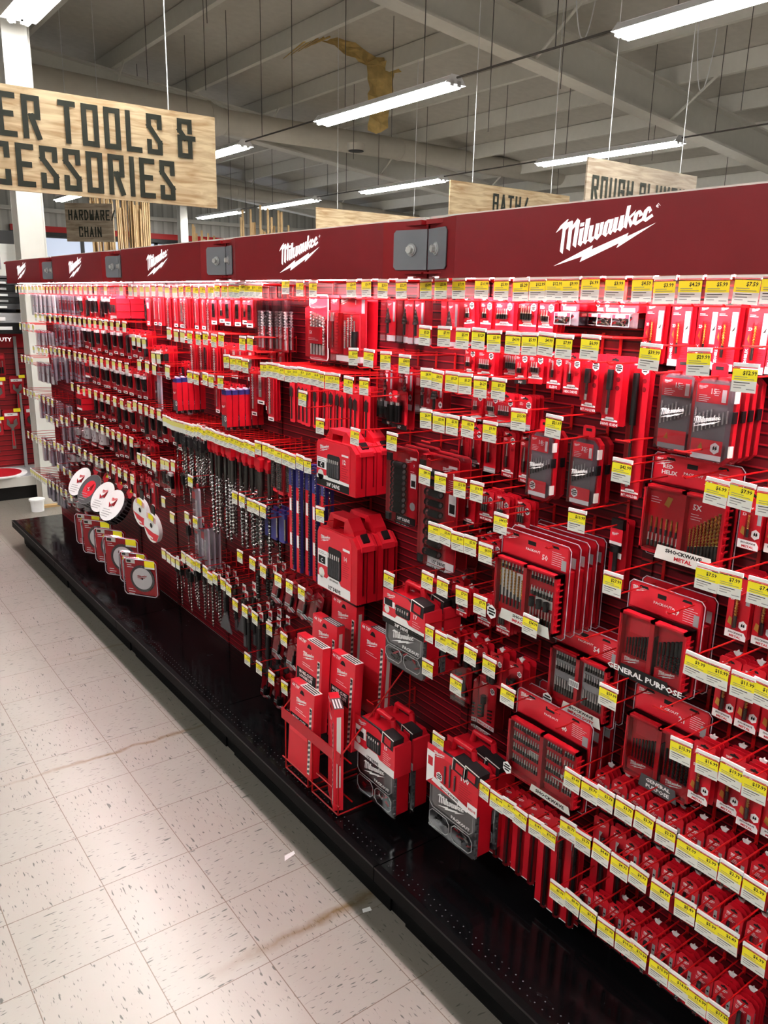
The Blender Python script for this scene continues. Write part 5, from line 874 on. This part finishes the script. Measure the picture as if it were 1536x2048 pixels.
row(1.12, [(1.74, 'clr', 1, .19, '19.99')]); row(.95, [(2.09, None, 0, 0, '8.99')]); row(.93, [(1.80, 'clr', 1, .16, '19.99'), (1.70, 'clr', 3, .17, '19.99')]); row(.89, [(1.99, 'sb0', 3, .13, '9.99', {'pitch': .036})])
run(.66, [2.13, 2.06, 2.0, 1.94], ['sb0', 'sb1'], 3, .14, pitch=.04); run(.715, [1.86, 1.80, 1.75, 1.69, 1.61], ['sb1', 'sb2'], 3, .15, pitch=.04); run(.71, [1.50], ['ch2'], 1, .16); run(.71, [1.42], ['ch2'], 2, .12, pitch=.05); run(.70, [1.56, 1.36], ['ch1'], 2, .13, pitch=.045)
# fourth and farthest bays
run(1.985, span(4.80, 4.22, 7), ['wsl'], 2, .10); run(1.985, span(4.12, 3.70, 6), ['pnk'], 3, .10); run(1.985, span(3.60, 2.95, 8), ['bk0', 'bk1', 'bk3'], 3, .10)
row(1.985, [(2.78, 'rbx', 2, .17, '39.99', {'pitch': .08}), (2.53, 'crd', 2, .08, '19.99')])
run(1.72, [4.78, 4.65, 4.52, 4.4], ['wsl2'], 2, .09); run(1.80, span(4.30, 3.70, 6), ['lil', 'pnk'], 2, .10); run(1.80, span(3.58, 2.52, 12), ['bk0', 'bk3', 'bk1'], 3, .11)
run(1.48, [4.82, 4.72, 4.62, 4.52], ['wsl2'], 2, .09); run(1.57, [4.44, 4.3, 4.2, 4.1], ['lil', 'lil2'], 2, .10); run(1.59, span(3.98, 3.68, 4), ['lil'], 2, .10); row(1.59, [(3.56, 'rbx', 1, .10, '39.99')]); run(1.59, span(3.44, 2.52, 10), ['bk0', 'bk0', 'bk3'], 3, .12)
run(1.23, [4.84, 4.74, 4.64, 4.54, 4.4, 4.28, 4.16, 4.06], ['lil2', 'lil'], 2, .10); row(1.39, [(3.55, 'rbx', 2, .17, '59.99', {'pitch': .08})]); run(1.385, span(3.42, 2.52, 9), ['bk1', 'bk0', 'bk3', 'bk2'], 3, .12)
run(1.10, [4.24, 4.12, 3.98], ['lil2'], 2, .10); run(1.14, [3.86, 3.74], ['hs2'], 1, .12); run(1.19, [3.60, 3.46, 3.33], ['hs1'], 1, .14); run(1.19, span(3.2, 2.52, 8), ['bk2', 'bk1', 'bk0'], 3, .12)
run(.895, [4.84, 4.72, 4.6, 4.48, 4.36, 4.24], ['lil2'], 2, .10); run(.93, [4.1, 4.0, 3.9], ['hs3', 'hs2'], 2, .13); run(.98, [3.74, 3.62, 3.5, 3.38], ['hs2', 'hs3'], 1, .12); run(.98, span(3.26, 2.54, 8), ['sl1', 'crd', 'bk2'], 2, .10)
run(.60, span(4.86, 4.42, 8), ['lil2'], 2, .10); run(.61, [4.32, 4.22, 4.12, 4.02], ['hs2', 'hs3'], 2, .13); run(.62, [3.90, 3.78], ['hs2'], 1, .13); run(.78, [4.05, 3.9, 3.76], ['hs3', 'hs2'], 1, .13)

ORD = lambda i: str(i)+({1: 'st', 2: 'nd', 3: 'rd'}.get(i % 10 if i // 10 != 1 else 0, 'th'))
byb = {}
for h in HOOKS: byb.setdefault(int(math.floor(h['y']/S)), []).append(h)
for b, hs in byb.items():
    hs.sort(key=lambda h: -h['z']); r = 1; prev = hs[0]['z']
    for h in hs:
        if prev-h['z'] > .028: r += 1
        prev = h['z']; h['row'] = r
    for r in set(h['row'] for h in hs):
        for i, h in enumerate(sorted([h for h in hs if h['row'] == r], key=lambda h: h['y'])): h['where'] = '%s hook from right, %s row, %s bay' % (ORD(i+1), ORD(r), BAYN[b])
POS = ['front', 'second', 'third', 'fourth', 'fifth', 'sixth', 'seventh']
FARH = set(id(h) for h in sorted(HOOKS, key=lambda h: -h['y'])[:max(0, len(HOOKS)-296)])
FM = []
def near_hook(h, wm, hm, far):
    y, z, L = h['y'], h['z'], h['L']
    t = thing('peg_hook', 'red wire hook '+('tagged $%s' % h['p'] if h['tag'] else 'without tag')+', '+h['where'].replace(' hook', ''), 'hook', (-.0065, y, z), group='red wire hooks with price tags')
    obj('wire', wm, t)
    if h['tag']:
        g = obj('tag_holder', hm, t, (0, -h['du'], -h['drop']+RND.uniform(-.003, .002)), (RND.uniform(-.05, .05), RND.uniform(-.015, .015), RND.uniform(-.03, .03))); obj('price_label', price_mesh(h['p'], L, far), g)
    if h['clip'] and h['k']: obj('stop_clip', CLIP, t, (-max(.02, h['f']-.055), .004, -.042))
def pack(h):
    y, z, L = h['y'], h['z'], h['L']
    if not h['k']: return
    k = K[h['k']]; p = h['pitch'] or max(k['t']+.002, .014); yc = y
    if k['cat'] in ('bit set', 'organizer', 'tool case') and k['w'] > .15:
        yc = y-k['w']*.34 if h['k'] not in ('hkit', 'o17', 'cc12') else y
        if h['k'] == 'o17': yc = y-.085
        if h['k'] == 'cc12': yc = y+.185
        if h['k'] == 'cc14': yc = y-.045
        if h['k'] == 'hkit': yc = y-.02
    for i in range(h['n']):
        d = h['f']-i*p
        if d-k['t'] < .002: break
        j = RND.uniform(-.0012, .0012)
        rz = h['rz']+RND.uniform(-.025, .025)*(i == 0 or k['w'] < .08)*(k['w'] < .16); ry = h['ry']
        put(h['k'], (-(d-k['t']+.0065), yc+j, z-.045+h['dz']+RND.uniform(-.001, .001)), '%s, %s on %s' % (k['desc'], POS[i], h['where']), (ry+(RND.uniform(-.02, .02) if k['w'] < .08 else 0), 0, rz), lite=i > 0)
for h in HOOKS:
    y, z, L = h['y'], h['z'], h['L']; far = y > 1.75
    wm, hm = hook_parts(L, far)
    if id(h) in FARH:
        FM.append((y, z, wm, hm if h['tag'] else None, price_mesh(h['p'], L, far) if h['tag'] else None))
    else: near_hook(h, wm, hm, far)
    pack(h)
m = MB(True)
for y, z, *ms in FM:      # the farthest, smallest hooks as one object
    for me in ms:
        if me is None: continue
        mats = [mm.name for mm in me.materials]; key = {v.name: k for k, v in MATS.items()}
        vs = [(v.co.x-.0065, v.co.y+y, v.co.z+z) for v in me.vertices]
        for q, mn in enumerate(mats):
            fs = [tuple(p.vertices) for p in me.polygons if p.material_index == q]
            if fs:
                ids = sorted(set(v for f in fs for v in f)); mp = {v: i for i, v in enumerate(ids)}
                m.add([vs[v] for v in ids], [tuple(mp[v] for v in f) for f in fs], key[mn])
o = obj('peg_hook', m); o['kind'] = 'stuff'; tag(o, 'small red wire hooks with pale tags at the far end of display', 'hook')

# ------------------------------------------------------------------ wheels, saw blades, sanding discs near the far end
def wheel(y, z, col, lab, ay=.62, az=.25):
    t = thing('grinding_wheel', lab, 'grinding wheel', (-.19, y, z), (0, ay, az)); t.scale = (1.22, 1.22, 1.22)
    b = MB().tube((0, 0, -.045), (0, 0, .0), .086, 'clear2' if col else 'grey', 28)
    for i in range(28): a = 2*PI*i/28; b.box((.0862*math.cos(a)-.002, .0862*math.sin(a)-.002, -.045), (.0862*math.cos(a)+.002, .0862*math.sin(a)+.002, -.004), 'greyd')
    obj('disc_stack', b, t); d = MB().disc(0, 0, .084, .001, 'white' if col else 'greyd', 32)
    if not col: d.disc(0, 0, .05, .0015, 'redhi', 20)
    d.disc(0, 0, .012, .002, 'grey', 12); d.logo(.0, .03 if col else .0, .05, .0022, 'redhi' if col else 'white'); d.lines(-.05, .04, -.025, 4, .012, .0022, 'grey', .003)
    obj('face_label', d, t)
    obj('spoke', MB().prism([(-.03, .012), (-.012, -.014), (0, .004), (.02, .03), (.024, .034), (.004, .006), (.022, -.004), (.0, -.002)], .0022, .004, 'red2'), t)
    obj('hang_tab', MB().rect(.03, .06, .085, .115, -.02, 'red').rect(.055, .09, .088, .118, -.018, 'yellow'), t)
for i, (y, z, c, l) in enumerate(((3.62, .735, True, 'leftmost white-faced grinding wheel pack in the tilted row'), (3.42, .722, False, 'dark grinding wheel pack with red centre in the tilted row'), (3.15, .728, True, 'second white-faced grinding wheel from the right'), (2.98, .712, True, 'rightmost white-faced grinding wheel in the tilted row'))): wheel(y, z, c, l)
def sawpack(y, x, z, s, lab):
    t = thing('saw_blade_pack', lab, 'saw blade pack', (x, y, z), (0, -.03, .62)); w = .125*s
    m = MB().prism(oct_(-w, -2*w, w, 0, .012), 0, .004, 'red2').rect(-w*.9, -w*.30, -w*.35, -w*.08, .0045, 'paper').rect(-w*.85, -w*.25, -w*.6, -w*.12, .005, 'ink'); m.lines(-w*.85, -w*.4, -w*.38, 2, .012, .0045, 'white', .004); m.lines(-w*.85, -w*.4, -w*1.72, 3, .014, .0045, 'white', .004); hole(m, .005, .014)
    obj('backing_card', m, t)
    n = 40; pts = []
    for i in range(2*n): a = PI*i/n; r = w*(.70 if i % 2 else .76); pts.append((w*.06+r*math.cos(a), -w*1.08+r*math.sin(a)))
    obj('saw_blade', MB().prism(pts, .005, .008, 'greyd'), t); d = MB().disc(w*.06, -w*1.08, w*.60, .0085, 'whitecup', 32).disc(w*.06, -w*1.08, w*.06, .009, 'ink', 12); d.logo(w*.06, -w*1.0, w*.62, .009, 'red2'); obj('blade_label', d, t)
    obj('clear_shell', MB().blister(-w-.006, -2*w-.006, w+.006, .006, 0, .020, .006, 'clear').path([(a, b, .018) for a, b in oct_(-w, -2*w, w, 0, .015)+oct_(-w, -2*w, w, 0, .015)[:1]], .0025, 'lilac', 5), t)
    obj('price_label', MB().rect(w*.35, -.035, w*.95, .0, .024, 'yellow').rect(w*.35, -.045, w*.95, -.035, .024, 'paper'), t)
for i, (y, x, z, s, l) in enumerate(((3.50, -.18, .535, .82, 'leftmost red circular saw blade pack in the overlapping row'), (3.30, -.19, .545, .90, 'second red circular saw blade pack from the left'), (3.02, -.20, .555, .86, 'third red circular saw blade pack from the left'), (2.78, -.21, .565, .94, 'largest red circular saw blade pack, fourth from the left'), (2.585, -.21, .525, .72, 'small red circular saw blade pack behind the nearest one'), (2.39, -.24, .545, .84, 'nearest red circular saw blade pack with round white label'))): sawpack(y, x, z, s, l)
for y, z, l in ((2.46, .86, 'left white and red sanding disc pack on hooks'), (2.30, .81, 'right white and red sanding disc pack on hooks')):
    t = thing('sanding_disc_pack', l, 'sanding disc', (-.20, y, z), (.2, -.05, .12)); m = MB().tube((0, -.08, -.022), (0, -.08, 0), .082, 'white', 28); obj('disc_stack', m, t)
    d = MB().poly([(-.081, -.10), (.0, -.15), (.06, -.138), (.081, -.09), (.02, -.10)], .001, 'redhi').disc(0, -.065, .014, .0015, 'ink', 12).rect(-.045, -.14, .02, -.13, .0018, 'white')
    for i in range(4): d.rect(-.05, -.03+.008*i-.005, .05, -.027+.008*i-.005, .0015, 'redhi')
    obj('face_label', d, t); obj('hang_tab', MB().prism(oct_(-.018, -.006, .018, .05, .006), -.012, -.008, 'black').rect(-.026, -.03, .026, .0, .004, 'yellow').rect(-.026, -.045, .026, -.03, .004, 'paper'), t)

# ------------------------------------------------------------------ wire rack of boxed band saw blades standing on the deck
t = thing('wire_rack', 'red wire rack standing on the black deck holding saw blade boxes', 'rack', (-.30, .45, .2045))
m = MB(True)
def wr(*pts): m.path([(a+.30, b-.45, c-.2045) for a, b, c in pts], .003, 'wire', 6)
for y0, y1 in ((.64, .48), (.45, .28)):
    wr((-.335, y0, .44), (-.335, y0, .2085), (-.335, y1, .2085), (-.335, y1, .44)); wr((-.335, y0, .2085), (-.06, y0, .2085)); wr((-.335, y1, .2085), (-.06, y1, .2085)); wr((-.335, y0-.03, .30), (-.335, y1+.03, .30))
for y in (.665, .27): wr((-.335, y, .44), (-.04, y, .72), (-.04, y, .2085), (-.06, y, .2085))
for x, z in ((-.335, .246), (-.282, .246), (-.288, .398), (-.212, .398), (-.205, .462), (-.145, .462), (-.13, .478), (-.06, .478)): wr((x, .665, z), (x, .27, z))
for x, z in ((-.04, .72), (-.04, .36)): wr((x, .665, z), (x, .27, z))
obj('frame', m, t); obj('front_band', MB(True).box((-.039, -.185, .205), (-.036, .215, .250), 'red2'), t)
def sawbox(y, x, ztop, w, lab, black=False, rz=0., ry=.05, h=.33, th=.034):
    t = thing('saw_blade_box', lab, 'box', (x+th, y, ztop), (0, ry, rz))
    b = MB().prism([(-w/2, -h), (w/2, -h), (w/2, 0), (-w/2, 0)], 0, th, 'redhi').rect(-w/2, -h, w/2, -h*.6, th+.0003, 'red'); obj('carton', b, t)
    p = MB(); d = th+.0006
    p.poly([(-.016, -.030), (.016, -.030), (.010, -.018), (.004, -.014), (-.004, -.014), (-.010, -.018)], d, 'ink').logo(-w*.02, -.062, w*.46, d)
    p.lines(-w*.25, w*.25, -.095, 2, .008, d, 'white', .002)
    if not black: p.poly([(-w*.46, -.125), (w*.30, -.125), (w*.30, -.175), (-w*.46, -.175)], d, 'ink').text('MORE CUTS', -w*.09, -.142, .017, d+.0004, 'white', .04).text('LONGER LIFE', -w*.09, -.157, .015, d+.0004, 'white', .04).text('ON METAL', -w*.09, -.171, .013, d+.0004, 'white', .04)
    p.rect(w*.33, -h*.96, w*.43, -.055, d, 'paper')
    for i in range(13): p.poly([(w*.335, -.075-i*.019), (w*.425, -.068-i*.019), (w*.425, -.078-i*.019), (w*.335, -.085-i*.019)], d+.0003, 'greyd')
    p.rect(w*.34, -.07, w*.42, -.060, d+.0004, 'ink'); obj('front_print', p, t)
    q = MB(True); z = .0006       # top flap print
    q.add([(-th, -w*.5, z), (-th, w*.12, z), (0, w*.12, z), (0, -w*.5, z)], [(0, 1, 2, 3)], 'greyd' if black else 'paper')
    for i in range(3): q.add([(-th*.9+i*th*.3, -w*.45, z+.0003), (-th*.9+i*th*.3, w*.06, z+.0003), (-th*.75+i*th*.3, w*.06, z+.0003), (-th*.75+i*th*.3, -w*.45, z+.0003)], [(0, 1, 2, 3)], 'white' if black else 'ink')
    obj('top_print', q, t); s = MB(); s.text('44 7/8"', -w*.27, -.019, .018, d, 'white', .03); s.text('44 7/8"', -w*.27, -.007, .001, d, 'white', .0); obj('size_print', s, t)
    e = MB(True).add([(-th*.72, -w/2-.0005, -.03), (-th*.28, -w/2-.0005, -.03), (-th*.28, -w/2-.0005, -.30), (-th*.72, -w/2-.0005, -.30)], [(0, 1, 2, 3)], 'paper' if black else 'redhi'); obj('end_print', e, t)
sawbox(.555, -.280, .745, .175, 'red saw blade box with black slogan, left of the middle tier')
sawbox(.392, -.243, .735, .150, 'red saw blade box with black slogan, right of the middle tier')
sawbox(.532, -.325, .585, .165, 'red saw blade box with slogan in the front left rack pocket')
sawbox(.338, -.322, .610, .125, 'black-printed saw blade box turned sideways in the front pocket', True, -.42, .0, .39)
sawbox(.580, -.200, .800, .165, 'red saw blade box in the third rack tier at left', True, 0, .04)
sawbox(.380, -.125, .820, .150, 'plain red saw blade box at the back right of rack', True, 0, .04)
sawbox(.595, -.105, .850, .165, 'plain red saw blade box against the wall under the case', True, 0, .03, .36)
tag(obj('paper_scrap', MB(True).add([(0, 0, .001), (.05, .012, .002), (.055, .03, .001), (.012, .022, .004)], [(0, 1, 2, 3)], 'white'), None, (-.475, .41, 0)), 'scrap of white paper on the floor by the deck', 'paper scrap')
tag(obj('paper_scrap', MB(True).add([(0, 0, .001), (.03, -.008, .002), (.035, .01, .001), (.006, .014, .003)], [(0, 1, 2, 3)], 'white'), None, (-.39, .045, 0)), 'small white scrap on the brown floor stain', 'paper scrap')

# ------------------------------------------------------------------ camera, world, colour
cam = bpy.data.cameras.new('camera'); co = bpy.data.objects.new('camera', cam); COL.objects.link(co)
CX, CY, CZ, YAW, PIT, ROL, F = -1.6789, -1.74406, 1.94284, .642458, .258568, .0217508, 1605.44
fw = Vector((math.sin(YAW)*math.cos(PIT), math.cos(YAW)*math.cos(PIT), -math.sin(PIT))); rg = Vector((math.cos(YAW), -math.sin(YAW), 0)); up = rg.cross(fw)
r2 = rg*math.cos(ROL)+up*math.sin(ROL); u2 = up*math.cos(ROL)-rg*math.sin(ROL)
co.matrix_world = Matrix(((r2.x, u2.x, -fw.x, CX), (r2.y, u2.y, -fw.y, CY), (r2.z, u2.z, -fw.z, CZ), (0, 0, 0, 1)))
cam.sensor_fit = 'HORIZONTAL'; cam.sensor_width = 36; cam.lens = 36*F/1536; cam.clip_start = .05; cam.clip_end = 200
SC.camera = co
w = bpy.data.worlds.new('world'); SC.world = w; w.use_nodes = True; w.node_tree.nodes['Background'].inputs[0].default_value = (.8, .82, .85, 1); w.node_tree.nodes['Background'].inputs[1].default_value = .3
SC.view_settings.view_transform = 'Standard'; SC.view_settings.look = 'Medium High Contrast'; SC.view_settings.exposure = 2.75
SC.cycles.max_bounces = 6; SC.cycles.transparent_max_bounces = 14; SC.cycles.diffuse_bounces = 3; SC.cycles.glossy_bounces = 3; SC.cycles.use_adaptive_sampling = True; SC.cycles.adaptive_threshold = .1; SC.cycles.sample_clamp_indirect = 4
SC.cycles.use_denoising = True
